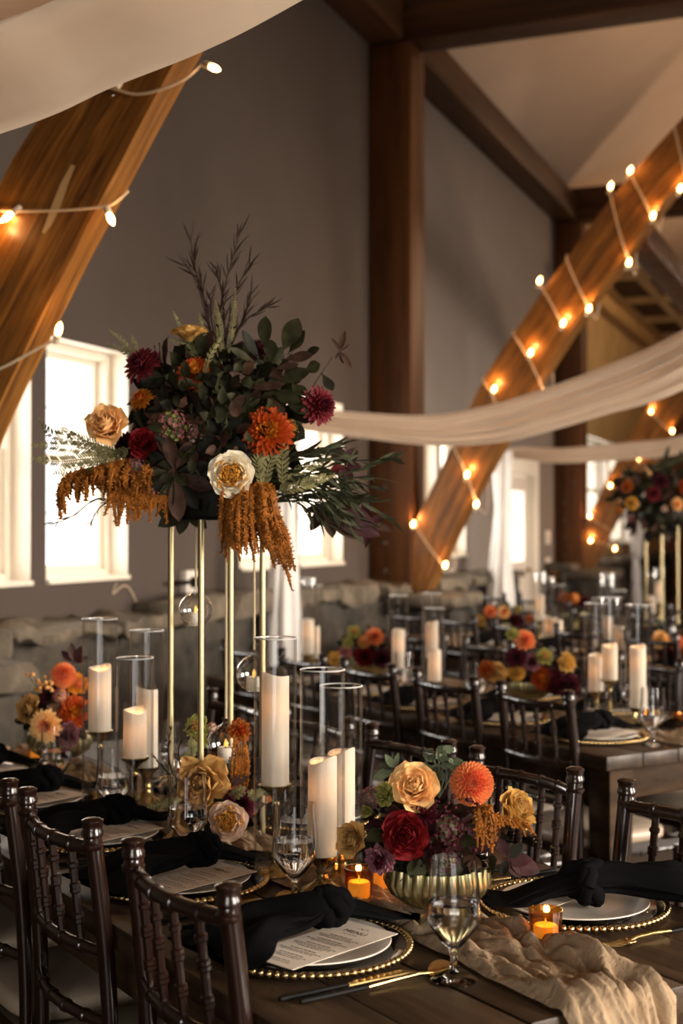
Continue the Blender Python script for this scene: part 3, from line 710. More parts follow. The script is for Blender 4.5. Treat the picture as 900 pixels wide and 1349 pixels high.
# ================================================================ CHAIRS
def rail_pts(x, y0, z, sag, n=10):
    return [(lerp(-x, x, i / n), y0 - sag * (1 - (2 * i / n - 1) ** 2), z) for i in range(n + 1)]
def bamboo(m, p, q, r, rings, seg=8, bulge=.0035):
    p, q = Vector(p), Vector(q); L = (q - p).length; pts = []; rad = []
    st = [(0, r)]
    for t in rings: st += [(t - .006 / L, r), (t - .003 / L, r + bulge), (t + .003 / L, r + bulge), (t + .006 / L, r)]
    st.append((1, r))
    for t, rr in st: pts.append(p.lerp(q, t)); rad.append(rr)
    tube(m, pts, rad, seg)
def make_chair(name='dining_chair'):
    t = thing(name, 'x', 'chair')
    mat = M['mahog']
    for s in (-1, 1):                                        # rear post: leg and back upright in one sweep
        m = MB(); path = spline([(s * .180, -.055, 0), (s * .172, -.005, .28), (s * .168, .012, .46), (s * .163, .004, .70), (s * .159, -.020, .918)], 6)
        n = len(path); tube(m, path, [lerp(.0125, .0155, i / (n - 1)) for i in range(n)], 10)
        Mx = Matrix.Translation(path[-1])
        lathe(m, [(0, -.03), (.0155, -.03), (.0185, -.026), (.0185, -.021), (.0155, -.018), (.0145, -.010), (.0185, -.006), (.0185, 0), (.0165, .004), (.0165, .012), (.0185, .015), (.0185, .019), (.012, .0225), (0, .0235)], 14, M=Mx)
        for z in (.14, .30): lathe(m, [(0, -.008), (.0145, -.008), (.0175, -.003), (.0175, .003), (.0145, .008), (0, .008)], 10, M=Matrix.Translation((s * (.176 if z < .2 else .171), -.03 if z < .2 else -.001, z)))
        m.obj('back_post', mat, t)
    for s in (-1, 1):
        m = MB(); bamboo(m, (s * .195, .392, .44), (s * .205, .405, 0), .0135, (.12, .36, .62, .86), 10); m.obj('front_leg', mat, t)
    m = MB()
    pts = rail_pts(.159, -.014, .888, .030); rr = [.0115 + .0028 * (1 if i in (2, 5, 8) else 0) for i in range(11)]
    tube(m, pts, .0118, 10)
    for i in (2, 4, 6, 8): 
        tube(m, [Vector(pts[i]).lerp(Vector(pts[i + 1]), f) for f in (-.06, .0, .12, .24, .30)], [.0118, .0142, .0142, .0142, .0118], 10)
    m.obj('top_rail', mat, t)
    for z, y, nm in ((.715, .002, 'middle_rail'), (.595, .008, 'lower_rail')):
        m = MB(); pts = rail_pts(.163, y, z, .028); tube(m, pts, .0105, 10)
        for i in (2, 4, 6, 8): tube(m, [Vector(pts[i]).lerp(Vector(pts[i + 1]), f) for f in (-.06, .0, .12, .24, .30)], [.0105, .0126, .0126, .0126, .0105], 10)
        m.obj(nm, mat, t)
    for k in range(4):
        x = lerp(-.098, .098, k / 3); f = 1 - (x / .16) ** 2; m = MB()
        bamboo(m, (x, .002 - .028 * f, .722), (x * .97, -.014 - .030 * f, .880), .0072, (.22, .27, .55, .60, .82), 8, .0028); m.obj('spindle', mat, t)
    m = MB()
    a, b = .170, .200
    for z in (.435,):
        vs = [];
        for (x, y) in ((-a, .0), (a, .0), (b, .400), (-b, .400)): vs += [(x, y, z), (x, y, z + .024)]
        m.add(vs, [(0, 2, 4, 6), (1, 7, 5, 3), (0, 1, 3, 2), (2, 3, 5, 4), (4, 5, 7, 6), (6, 7, 1, 0)])
    m.obj('seat_frame', mat, t, 20)
    m = MB(); rim = []
    def fn(s, r):
        ang = 2 * pi * s; e = 4.2
        cx, cy = cos(ang), sin(ang); k = (abs(cx) ** e + abs(cy) ** e) ** (-1 / e)
        prof = [(.0, .0), (.96, .0), (1.0, .008), (1.005, .020), (.985, .032), (.92, .040), (.7, .046), (.35, .049), (0, .050)]
        p = prof[int(round(r * 8))]; y = .20 + cy * k * .195 * p[0]; w = lerp(a, b, y / .4) - .002
        return (cx * k * w * p[0], y, .4595 + p[1])
    grid(m, fn, 36, 8, 0, True); m.obj('seat_cushion', M['cushion'], t)
    def stretcher(p, q):
        m = MB(); bamboo(m, p, q, .009, (.2, .5, .8), 8); m.obj('stretcher', mat, t)
    for s in (-1, 1):
        stretcher((s * .175, -.02, .20), (s * .201, .398, .18)); stretcher((s * .172, -.005, .30), (s * .198, .395, .29))
    stretcher((-.203, .40, .24), (.203, .40, .24)); stretcher((-.174, -.012, .25), (.174, -.012, .25))
    return t
ch0 = make_chair(); first = [True]
def chair(t, d, facing, label, group):
    """facing +1: towards larger t."""
    rz = atan2(-.844, .536) + (0 if facing > 0 else pi)
    if first[0]: first[0] = False; c = ch0
    else: c = copy_tree(ch0)
    c.location = TW(t, d, 0); c.rotation_euler = (0, 0, rz); return tag(c, label, 'chair', group)
G = 'dark bamboo-turned dining chairs'
for d, lab in ((1.795, 'dark chair before the menu setting at the runner-draped table end, its four slim spindles whole'),
               (2.28, 'dark chair second along the near table edge, behind the second menu'),
               (2.70, 'dark chair third along the near table edge, cut by the picture side'),
               (3.15, 'dark chair fourth along the near table edge, out past the picture side'), (3.6, 'dark chair fifth along the near table edge, by the stone wall')):
    chair(.877, d, 1, lab, G)
for d, lab in ((1.748, 'dark chair behind the gold-beaded charger with the big black knotted napkin'),
               (2.212, 'dark chair just behind the bowl of roses and coral dahlia'),
               (2.632, 'dark chair behind the pair of clear cylinders, its rail showing past the roses'),
               (3.06, 'dark chair on the wall side of the tall gold stand'), (3.5, 'dark chair behind the leaning cylinders beside the stone wall')):
    chair(1.842, d, -1, lab, G)
for i, (d, lab) in enumerate(((3.20, 'dark chair drawn up at the corner of the second table, wholly seen'), (3.66, 'dark chair at the second table in front of the red and coral flowers'),
               (4.13, 'dark chair at the second table seen just behind the glass cylinders'), (4.6, 'dark chair fourth along the second table, behind the gold stand legs'), (5.1, 'dark chair at the second table end next to the stone wall'))):
    chair(2.755, d, 1, lab, G)
for i, d in enumerate((3.24, 3.72, 4.2, 4.7, 5.18)): chair(3.73, d, -1, 'dark chair on the far side of the second table, %s from its open end' % ORD[i], G)
for i, d in enumerate((4.6, 5.1, 5.6, 6.1, 6.6)): chair(4.665, d, 1, 'blurred dark chair at the third table, %s from its open end' % ORD[i], G)
for i, d in enumerate((4.6, 5.1, 5.6, 6.1, 6.6)): chair(5.64, d, -1, 'blurred dark chair on the far side of the third table, %s from its open end' % ORD[i], G)
for i, d in enumerate((6.1, 6.6, 7.1, 7.6, 8.1)): chair(6.515, d, 1, 'tiny dark chair at the furthest table, %s from its open end' % ORD[i], G)

# ================================================================ RUNNERS
def runner(label, tc, d0, d1, w, drop=.0, seed=0, amp=1.0):
    m = MB(); L = (d1 - d0) + drop; nv = int(L / .009); nu = 60
    def h(x, y): return noise.noise(Vector((x, y, seed)))
    def fn(s, r):
        l = r * L; y = l - drop                                # y<0: hanging over the end
        k = .5 + .5 * min(1, max(0, 1 - y / .75))              # more gathered towards the end
        ww = w * (1 + .16 * h(y * 2.2, 1.3) + (.12 * min(1, -y / drop * 2.2) if y < 0 else 0)); q = s - .5
        off = .030 * h(y * 1.7, 4.1) * amp
        x = q * ww + off + .008 * h(y * 9, q * 6)
        f = abs(h(x * 26 + h(y * 4.1, 7) * 2.6, y * 4.6)) * .036 + abs(h(x * 60 + h(y * 6, 3) * 3, y * 10)) * .018 + abs(h(x * 130 + h(y * 8, 5) * 4, y * 16)) * .007
        f = f * amp * (.45 + .9 * k) * min(1, (.5 - abs(q)) * 9 + .12) + .0022
        if y >= .012: return TW(tc + x, d0 + y, .751 + f)
        if y >= -.012:                                         # rounded turn over the table edge
            a = (.012 - y) / .024 * pi / 2; R = .006 + f
            return TW(tc + x, d0 - sin(a) * R + .004 * cos(a), .748 + cos(a) * R + .001)
        return TW(tc + x + .02 * h(y * 3, q * 3), d0 - .006 - f * 1.2 + .01 * y, .745 + (y + .012))
    grid(m, fn, nu, nv); o = m.obj('table_runner', M['runner'], None, 180); return tag(o, label, 'table runner', 'gauze table runners')
runner('rumpled tan gauze runner along the near table, falling over its end', 1.360, T1[2], 3.95, .185, .34, 2.3)
runner('tan gauze runner on the second table under the candle group', 3.245, T2[2] + .02, 5.45, .24, 0, 5.1, .6)

# ================================================================ PLACE SETTINGS
def word_mesh(txt, size):
    cu = bpy.data.curves.new('lettering', 'FONT'); cu.body = txt; cu.size = size; cu.align_x = 'CENTER'; cu.extrude = .0001
    o = bpy.data.objects.new('lettering', cu); COL.objects.link(o); dg = bpy.context.evaluated_depsgraph_get(); dg.update()
    me = bpy.data.meshes.new_from_object(o.evaluated_get(dg)); bpy.data.objects.remove(o)
    m = MB(); m.add([v.co.copy() for v in me.vertices], [tuple(p.vertices) for p in me.polygons]); return m
def make_charger():
    t = thing('charger_plate', 'x', 'charger plate')
    m = MB(); lathe(m, [(0, .0), (.108, .0), (.112, .001), (.150, .0075), (.160, .0085), (.160, .0115), (.150, .0105), (.112, .0042), (.108, .0032), (0, .0032)], 64, closed=False); m.obj('charger_dish', M['charger'], t)
    m = MB(); n = 78
    for k in range(n):
        a = 2 * pi * k / n; sphere(m, (.1605 * cos(a), .1605 * sin(a), .0105), .0062, 8, 6)
    m.obj('beaded_rim', M['bead'], t)['label'] = 'gold beaded rim'
    return t
def make_plate():
    m = MB(); lathe(m, [(0, 0), (.075, 0), (.080, .002), (.128, .0115), (.131, .013), (.130, .0148), (.124, .0135), (.082, .006), (.074, .0045), (0, .0045)], 56)
    return m.mesh('dinner_plate', M['china'])
plate_me = make_plate()
mm = MB(); box(mm, (-.054, -.12, 0), (.054, .12, .0009)); menu_me = mm.mesh('menu_card', M['paper'])
tx = MB(); w = word_mesh('MENU', .017); tx.join(w, Matrix.Translation((0, .072, .0012)))
random.seed(11)
def line(y, width, hgt=.0023, gap=.0016):
    x = -width / 2
    while x < width / 2 - .004:
        l = random.uniform(.005, .012); l = min(l, width / 2 - x); tx.add([(x, y, .0012), (x + l, y, .0012), (x + l, y + hgt, .0012), (x, y + hgt, .0012)], [(0, 1, 2, 3)]); x += l + gap
m_ = MB()
for a in range(9): pass
for y, wd, hg in ((.062, .030, .0016), (.044, .05, .0026), (.037, .084, .0018), (.031, .070, .0018), (.017, .055, .0026), (.010, .088, .0018), (.004, .06, .0018), (-.010, .05, .0026), (-.017, .088, .0018), (-.023, .080, .0018), (-.029, .05, .0018),
                  (-.043, .055, .0026), (-.050, .086, .0018), (-.056, .072, .0018), (-.070, .05, .0026), (-.077, .084, .0018), (-.083, .06, .0018), (-.098, .05, .002), (-.105, .07, .0016)): line(y, wd, hg)
sp = spline([(-.010, .094, .0012), (-.004, .100, .0012), (.0, .093, .0012), (.006, .101, .0012), (.011, .095, .0012)], 6)
for a, b in zip(sp, sp[1:]): 
    d = (b - a).normalized().cross(Vector((0, 0, 1))) * .0006; tx.add([a - d, b - d, b + d, a + d], [(0, 1, 2, 3)])
text_me = tx.mesh('menu_text', M['ink'], 0)

def napkin_mesh(seed):
    """knotted napkin lying along +x: flared end at -x, knot near x=.05, loose tail to +x."""
    rnd = random.Random(seed); m = MB(); ph = rnd.uniform(0, 6)
    def part(st, folds):
        P = spline([(x, w, h) for x, w, h, _, _ in st], 7); Q = spline([(y, z, 0) for _, _, _, y, z in st], 7); n = len(P) - 1
        def fn(s, r):
            i = min(n, int(round(r * n))); x, w, h = P[i]; y0, zb, _ = Q[i]; a = 2 * pi * s
            rip = 1 + .17 * sin(a * folds + ph + x * 9) * min(1, w / .05) + .10 * sin(a * (folds + 4) + x * 21 + ph * 2)
            yy = cos(a) * w * rip; zz = (sin(a) * .5 + .5) * h * (1 + .18 * sin(yy * 70 + x * 22 + ph)) if sin(a) > 0 else h * .5 * (1 + sin(a)) 
            return (x + .012 * sin(yy * 40 + ph), y0 + yy + .006 * sin(x * 50), max(.0006, zb + zz))
        grid(m, fn, 40, n, 0, True)
        for e, x in ((0, P[0]), (n, P[-1])):
            c = len(m.v) - 40 * (n + 1) + e * 40; m.f.append(tuple(range(c, c + 40)) if e else tuple(reversed(range(c, c + 40)))); m.m.append(0)
    part([(-.205, .090, .016, -.01, -.022), (-.17, .088, .034, -.008, -.012), (-.12, .074, .046, -.004, -.002), (-.06, .052, .046, 0, .004), (-.01, .032, .042, 0, .010), (.03, .020, .034, 0, .012)], 5)
    part([(.03, .017, .030, 0, .012), (.07, .024, .030, -.004, .004), (.11, .036, .024, -.010, -.004), (.15, .044, .016, -.018, -.012), (.185, .050, .008, -.026, -.018)], 4)
    for q in range(3):                                        # the knot: wrapped bands
        pts = []; n = 26; tl = (q - 1) * .45
        for i in range(n + 1):
            a = 2 * pi * i / n; p = Vector((.010 * sin(a * 2 + q) + (q - 1) * .012, cos(a) * .027, sin(a) * .024 + .028)); p = Matrix.Rotation(tl, 3, 'Z') @ p; pts.append(p + Vector((.034, 0, 0)))
        tube(m, pts, [.012 * (1 + .15 * sin(i * 1.9 + q)) for i in range(n + 1)], 10)
    return m.mesh('napkin', M['black_cloth'], 60)
nap = [napkin_mesh(k) for k in (3, 8, 14)]
def utensil(kind, name):
    t = thing(name, 'x', 'cutlery')
    m = MB(); h = .0085
    if kind == 'spoon':
        def fn(s, r):
            x = .005 + r * .058; w = .0205 * sin(pi * min(.985, max(.02, r)) ** .8) ** .62; y = (s * 2 - 1) * w
            return (x + .105, y, .0035 + .0105 * ((s * 2 - 1) ** 2) * sin(pi * r) + .002 * r)
        grid(m, fn, 10, 12); v0 = len(m.v)
        def fn2(s, r): p = fn(1 - s, r); return (p[0], p[1], p[2] - .0013)
        grid(m, fn2, 10, 12); tube(m, [(.0, 0, .005), (.05, 0, .007), (.09, 0, .008), (.115, 0, .005)], [.0034, .0030, .0028, .003], 8)
    elif kind == 'knife':
        vs = []; st = [(.0, .004), (.02, .0085), (.07, .0095), (.105, .0085), (.12, .002)]
        for x, w in st: vs += [(x, -.004, .0035), (x, -.004 + w * 2, .0035), (x, -.004 + w * 2, .0048), (x, -.004, .0055)]
        fs = [(0, 3, 2, 1), (16, 17, 18, 19)]
        for i in range(4):
            for k in range(4): fs.append((i * 4 + k, i * 4 + (k + 1) % 4, i * 4 + 4 + (k + 1) % 4, i * 4 + 4 + k))
        m.add(vs, fs)
    else:
        tube(m, [(.0, 0, .006), (.04, 0, .009), (.075, 0, .0085), (.092, 0, .005)], [.0034, .0028, .0028, .0032], 8)
        box(m, (.088, -.0105, .0035), (.102, .0105, .0065), .001)
        for k in range(4): y = -.009 + k * .006; tube(m, [(.10, y, .005), (.125, y, .0035), (.148, y, .0075)], [.0017, .0016, .001], 6)
    m.obj('gold_end', M['gold_metal'], t, 60)['label'] = 'polished gold working end'
    m = MB(); tube(m, [(-.115, 0, .0048), (-.11, 0, .0048), (-.06, 0, .0048), (.0, 0, .005)], [.0035, .0046, .0044, .0036], 10); m.obj('handle', M['black_metal'], t)['label'] = 'matt black handle'
    return t
protos = {}
def place(key, maker, loc, rz, label, cat, group=None):
    if key not in protos: protos[key] = maker(); o = protos[key]
    else: o = copy_tree(protos[key])
    o.location = loc; o.rotation_euler = (0, 0, rz) if not hasattr(rz, '__len__') else rz
    return tag(o, label, cat, group)
AN = TANG                                                      # angle of the +t direction
def setting(t, d, side, who, n, full=True, nap_t=None, menu=True):
    """side +1: the diner sits on the small-t side and looks towards +t."""
    f = AN if side > 0 else AN + pi
    place('charger', make_charger, TW(t, d, .7505), f, 'glass charger with gold beads ' + who, 'charger plate', 'gold-beaded glass chargers')
    o = link('dinner_plate', plate_me, None, TW(t, d, .7545), (0, 0, f)); tag(o, 'white dinner plate ' + who, 'plate', 'white dinner plates')
    if menu:
        o = link('menu_card', menu_me, None, TW(t - .004 * side, d - .045 * side, .7715), (0, 0, f + radians(15) - pi / 2)); tag(o, 'cream printed menu card ' + who, 'menu', 'menu cards')
        link('menu_text', text_me, o)
    tt, dd, rz, sc = nap_t or (.025, .035, radians(6), 1)
    o = link('napkin', nap[n % 3], None, TW(t + tt * side, d + dd * side, .7725), (0, 0, f + rz), sc); tag(o, 'knotted black napkin ' + who, 'napkin', 'knotted black napkins')
    if full:
        fx = 'lying ' + who
        place('spoon', lambda: utensil('spoon', 'spoon'), TW(t - .025 * side, d - .208 * side, .7505), f, 'black-handled gold spoon ' + who, 'spoon', 'black-handled gold spoons')
        place('knife', lambda: utensil('knife', 'table_knife'), TW(t - .045 * side, d - .184 * side, .7505), f, 'black-handled gold knife ' + who, 'knife', 'black-handled gold knives')
        place('fork', lambda: utensil('fork', 'fork'), TW(t - .03 * side, d + .20 * side, .7505), f, 'black-handled gold fork ' + who, 'fork', 'black-handled gold forks')
setting(1.115, 1.851, 1, 'of the large setting beside the draped table end', 0)
setting(1.115, 2.318, 1, 'of the second setting along the near chairs', 1)
setting(1.125, 2.752, 1, 'of the third setting along the near chairs', 2)
setting(1.125, 3.19, 1, 'of the fourth setting, by the small amber votive', 0)
setting(1.125, 3.62, 1, 'of the setting farthest along by the stone wall', 1)
setting(1.630, 1.800, -1, 'in front of the chair beyond the bowl of roses', 1, True, (-.035, .045, radians(-26), 1.12))
setting(1.610, 2.27, -1, 'hidden behind the bowl of roses', 2)
setting(1.610, 2.68, -1, 'behind the pair of clear cylinders', 0)
setting(1.610, 3.10, -1, 'behind the tall gold flower stand', 2)
for i, d in enumerate((3.22, 3.69, 4.16, 4.63, 5.1)): setting(3.01, d, 1, 'on the second table, %s setting from its open end' % ORD[i], i, False)
for i, d in enumerate((3.22, 3.69, 4.16)): setting(3.48, d, -1, 'across the second table, %s setting from its open end' % ORD[i], i + 1, False)
for i, d in enumerate((4.6, 5.1, 5.6, 6.1)): setting(4.93, d, 1, 'on the third table, %s setting from its open end' % ORD[i], i, False, None, False)

# ================================================================ GLASSES
def make_goblet():
    t = thing('water_goblet', 'x', 'glass')
    m = MB(); lathe(m, [(0, 0), (.035, 0), (.0355, .0015), (.028, .004), (.010, .008), (.0060, .014), (.0052, .026), (.0060, .038), (.009, .046), (.022, .060), (.0385, .083), (.0402, .091), (.0396, .102), (.0345, .180), (.0336, .180), (.0384, .102), (.0390, .091), (.0372, .0845), (.0205, .0622), (.006, .050), (0, .049)], 40)
    m.obj('glass_bowl', M['goblet'], t, 50)
    m = MB(); lathe(m, [(0, .0502), (.0056, .0510), (.0200, .0630), (.0366, .0852), (.0384, .0912), (.0378, .1020), (.0371, .1150), (0, .1145)], 40)
    m.obj('water', M['water'], t, 50)
    return t
def goblet(t, d, label): return place('goblet', make_goblet, TW(t, d, .7505 if not (1.25 < t < 1.48) else .7505), random.Random(t * d).uniform(0, 6), label, 'glass', 'stemmed water goblets')
goblet(1.223, 1.614, 'stemmed water goblet standing alone on bare wood by the roses bowl')
goblet(1.226, 2.087, 'stemmed water goblet in front of the tallest white candle')
goblet(1.190, 2.447, 'stemmed water goblet before the tan ruffled rose')
goblet(1.200, 2.845, 'stemmed water goblet below the leftmost trio of cylinders')
goblet(1.215, 3.249, 'stemmed water goblet beside the small amber votive by the dahlias')
goblet(1.500, 3.15, 'stemmed water goblet behind the thin gold stand leg')
goblet(1.536, 1.965, 'stemmed water goblet half hidden behind the roses bowl')
goblet(1.560, 2.47, 'stemmed water goblet behind the two clear cylinders')
goblet(3.06, 3.02, 'stemmed water goblet at the corner end of the second table')
goblet(3.10, 3.95, 'stemmed water goblet before the yellow and coral flowers on the second table')
goblet(3.10, 4.42, 'stemmed water goblet before the candle pair on the second table')
goblet(3.40, 3.45, 'stemmed water goblet across the second table')
goblet(5.03, 4.85, 'stemmed water goblet on the third table near its open end')
goblet(5.03, 5.36, 'stemmed water goblet on the third table, middle of the row')

# ================================================================ CANDLES
def make_cylinder(h, r):
    m = MB(); lathe(m, [(r - .0026, .0), (r, 0), (r, h - .003), (r - .0026, h - .003)], 48, closed=True)
    lathe(m, [(r - .0030, h - .0030), (r + .0004, h - .0030), (r + .0008, h - .0015), (r - .0008, h), (r - .0030, h - .001)], 48, 1, closed=True); return m.mesh('glass_cylinder', [M['tube'], M['lip_glint']], 50)
def make_candle(h, r, seed):
    m = MB(); rnd = random.Random(seed); a0 = rnd.uniform(0, 6); w = .0032
    def top(a): return h + .006 * sin(a + a0) + .003 * sin(2 * a + a0 * 2)
    prof = [(0, 0), (r * .97, 0), (r, .003), (r, h * .5), (r, h - .03), (r, None), (r - w * .5, 'r'), (r - w, None), (r - w, h - .03), (r - w, h - .085), (0, h - .085)]
    seg = 36; vs = []
    for q, z in prof:
        for k in range(seg):
            a = 2 * pi * k / seg; zz = top(a) - (.002 if z is None else -.0005) if (z is None or z == 'r') else z; vs.append((q * cos(a), q * sin(a), zz))
    n = len(prof); m.add(vs, [(j * seg + k, j * seg + (k + 1) % seg, (j + 1) * seg + (k + 1) % seg, (j + 1) * seg + k) for j in range(n - 1) for k in range(seg)])
    return m.mesh('pillar_candle', M['wax'], 60)
def make_stick(h):
    m = MB()
    if h < .1:
        lathe(m, [(0, 0), (.040, 0), (.042, .003), (.040, .008), (.030, .013), (.018, .020), (.011, .030), (.010, .036), (.014, .040), (.011, .044), (.012, h - .022), (.022, h - .012), (.030, h - .006), (.031, h), (.028, h), (.0, h - .004)], 32, rad=lambda a, z: 1 + (.035 * cos(12 * a) if z < .022 else 0))
    else:
        lathe(m, [(0, 0), (.036, 0), (.0375, .003), (.034, .007), (.018, .011), (.009, .018), (.0062, .03), (.0055, h * .5), (.0055, h - .045), (.009, h - .042), (.0055, h - .038), (.0065, h - .028), (.014, h - .016), (.031, h - .006), (.0335, h - .001), (.0305, h), (.026, h - .003), (0, h - .004)], 32)
    return m.mesh('candlestick', M['brass'], 50)
def candle_group(X, Y_or_td, gh, ch, sh, where, zt=.7515, r=.041, cr=.0265, light=.5, hang=None):
    t, d = Y_or_td; p = TW(t, d, zt); zb = zt + .006 if abs(t - 1.368) < .11 or abs(t - 3.245) < .11 else zt
    p.z = zb
    o = link('candlestick', make_stick(sh), None, p, (0, 0, X)); tag(o, 'aged brass candlestick ' + where, 'candle holder', 'brass candlesticks')
    o = link('pillar_candle', make_candle(ch, cr, X), None, p + Vector((0, 0, sh - .003)), (0, 0, X)); tag(o, 'lit ivory candle ' + where, 'candle', 'ivory pillar candles')
    l = bpy.data.lights.new('candle_light', 'POINT'); l.energy = light * 1.9; l.color = (1, .52, .24); l.shadow_soft_size = .009
    q = bpy.data.objects.new('candle_light', l); COL.objects.link(q); q.parent = o; q.location = (0, 0, ch - .05)
    o = link('glass_cylinder', make_cylinder(gh, r), None, p, (0, 0, X)); tag(o, 'clear glass cylinder ' + where, 'glass cylinder', 'clear glass candle cylinders')
def tdp(px, Y): return td(at(px, 700, Y))
candle_group(1.1, tdp(132, 3.17), .46, .150, .198, 'left of the trio, standing highest by the dahlias')
candle_group(2.2, tdp(194, 3.26), .42, .188, .092, 'at the back of the trio near the dahlias')
candle_group(3.4, tdp(178.5, 3.04), .381, .108, .158, 'lowest in front of the trio near the dahlias')
candle_group(4.0, tdp(363, 2.60), .455, .210, .174, 'tallest of all, under the amber hanging tassel')
candle_group(5.3, tdp(425, 2.47), .408, .176, .070, 'squat on a ribbed brass foot beside the amber votive')
candle_group(6.7, tdp(449.5, 2.57), .367, .190, .055, 'directly behind the squat brass-footed one')
candle_group(7.7, tdp(840, 4.51), .412, .205, .070, 'tall at the corner end of the second table')
candle_group(8.1, tdp(803, 4.62), .43, .120, .15, 'raised on a tall stick on the second table')
candle_group(9.3, tdp(785, 4.72), .405, .125, .10, 'lower, standing behind the goblet on the second table')
candle_group(10.1, tdp(525, 5.69), .385, .182, .060, 'between the red flowers and the pair on the second table')
candle_group(11.2, tdp(572.5, 5.46), .345, .125, .050, 'shorter one of the pair on the second table')
candle_group(12.9, tdp(569, 5.68), .40, .15, .13, 'taller one of the pair on the second table')
candle_group(13.3, tdp(406, 6.20), .44, .16, .09, 'at the wall end of the second table, brighter front one')
candle_group(14.5, tdp(414, 6.35), .40, .15, .06, 'at the wall end of the second table, tucked behind')
for i, (x, Y, s, g, c) in enumerate(((711, 7.85, .14, .42, .15), (722, 7.55, .05, .40, .13), (735, 7.5, .05, .36, .12), (789, 7.2, .03, .30, .10), (800, 7.0, .1, .44, .12), (815, 6.85, .06, .36, .12))):
    candle_group(15 + i, tdp(x, Y), g, c, s, 'on the third table, %s from the door side' % ORD[i], .751, .041, .0265, .3)
for i, (x, Y, s, g, c) in enumerate(((868, 9.3, .16, .40, .15), (858, 9.5, .08, .36, .12))):
    candle_group(25 + i, tdp(x, Y), g, c, s, 'on the furthest table under the tall flowers, %s' % ('higher' if i == 0 else 'lower'), .751, .041, .0265, .3)

def make_votive():
    t = thing('votive_candle', 'x', 'candle')
    m = MB(); lathe(m, [(0, 0), (.0225, 0), (.0235, .003), (.0275, .062), (.0258, .062), (.0215, .006), (0, .005)], 40, rad=lambda a, z: 1 + .018 * cos(16 * a)); m.obj('amber_cup', M['amber'], t, 60)
    m = MB(); lathe(m, [(0, .0062), (.0195, .0062), (.0202, .034), (.018, .037), (.004, .035), (0, .036)], 20); m.obj('wax', M['wax_amber'], t)
    m = MB(); lathe(m, [(0, .036), (.0019, .039), (.0021, .0415), (.0010, .046), (0, .048)], 8); m.obj('flame', M['tip'], t)
    l = bpy.data.lights.new('votive_light', 'POINT'); l.energy = .10; l.color = (1, .55, .18); l.shadow_soft_size = .006
    q = bpy.data.objects.new('votive_light', l); COL.objects.link(q); q.parent = t; q.location = (0, 0, .052)
    return t
def votive(p, label): p = p.copy(); p.z = .7515; return place('votive', make_votive, p, random.Random(p.x).uniform(0, 6), label, 'candle', 'amber votive candles')
vz = .752
votive(onz(718, 1246, vz), 'ribbed amber votive candle on the runner beside the beaded charger')
votive(onz(473, 1186, vz), 'ribbed amber votive candle beside the brass-footed pillar candle')
votive(onz(505, 1170, vz), 'amber votive candle tucked behind the gold bowl of roses')
votive(onz(50, 1003, vz), 'small amber votive candle below the peach dahlias by the stone wall')
votive(onz(895, 962, vz), 'amber votive candle at the cropped side of the second table')
m = MB(); lathe(m, [(0, 0), (.030, 0), (.036, .008), (.038, .03), (.034, .055), (.030, .062), (.028, .062), (.032, .05), (.035, .03), (.03, .006), (0, .005)], 32)
p = onz(848, 961, .752); o = m.obj('mercury_votive', M['mercury'], None, 60, p); tag(o, 'gold mercury-glass votive cup at the corner of the second table', 'candle')
m = MB(); lathe(m, [(0, .006), (.026, .006), (.027, .040), (0, .041)], 20); m.obj('wax', M['wax_amber'], o)
p = onz(702, 915, .752); o = link('mercury_votive', bpy.data.objects['mercury_votive'].data, None, p); tag(o, 'gold mercury-glass votive cup below the tan rose on the second table', 'candle')

# ================================================================ TALL GOLD STAND with hanging globes
SC = (1.369, 2.672); SB = TW(SC[0], SC[1], .754); SH = 1.440
def make_stand(label):
    t = thing('flower_stand', label, 'flower stand', SB, TANG, 'tall gold flower stands'); h = SH - SB.z
    for x in (-1, 1):
        for y in (-1, 1):
            m = MB(); tube(m, [(x * .075, y * .075, 0), (x * .075, y * .075, h)], .0068, 14); m.obj('leg', M['gold_pale'], t)
    m = MB(); box(m, (-.086, -.086, h), (.086, .086, h + .006), .002); m.obj('top_plate', M['black_metal'], t)
    m = MB()
    for a, b in (((-1, -1), (1, -1)), ((1, -1), (1, 1)), ((1, 1), (-1, 1)), ((-1, 1), (-1, -1))): tube(m, [(a[0] * .075, a[1] * .075, .004), (b[0] * .075, b[1] * .075, .004)], .004, 8)
    m.obj('base_rail', M['gold_pale'], t)
    return t
stand = make_stand('tall four-legged gold stand holding the great flower arrangement')
def make_globe():
    t = thing('hanging_globe', 'x', 'hanging candle globe')
    m = MB(); R = .038; seg = 28
    Mx = Matrix.Rotation(radians(60), 4, 'X') if False else None
    prof = [(R * sin(a), -R * cos(a)) for a in [pi * k / 18 for k in range(0, 17)]]
    prof[0] = (.012, prof[0][1] + .0005); 
    prof += [(.008, R + .001), (.005, R + .006), (.0035, R + .012), (0, R + .013)]
    lathe(m, prof, seg)
    # leave out a round opening towards -y
    keep_f = []; keep_m = []
    for f, mi in zip(m.f, m.m):
        c = sum((Vector(m.v[i]) for i in f), Vector()) / len(f)
        if c.y < -R * .78 and abs(c.z) < R * .9: continue
        keep_f.append(f); keep_m.append(mi)
    m.f, m.m = keep_f, keep_m
    m.obj('glass_globe', M['globe'], t, 60)
    return t
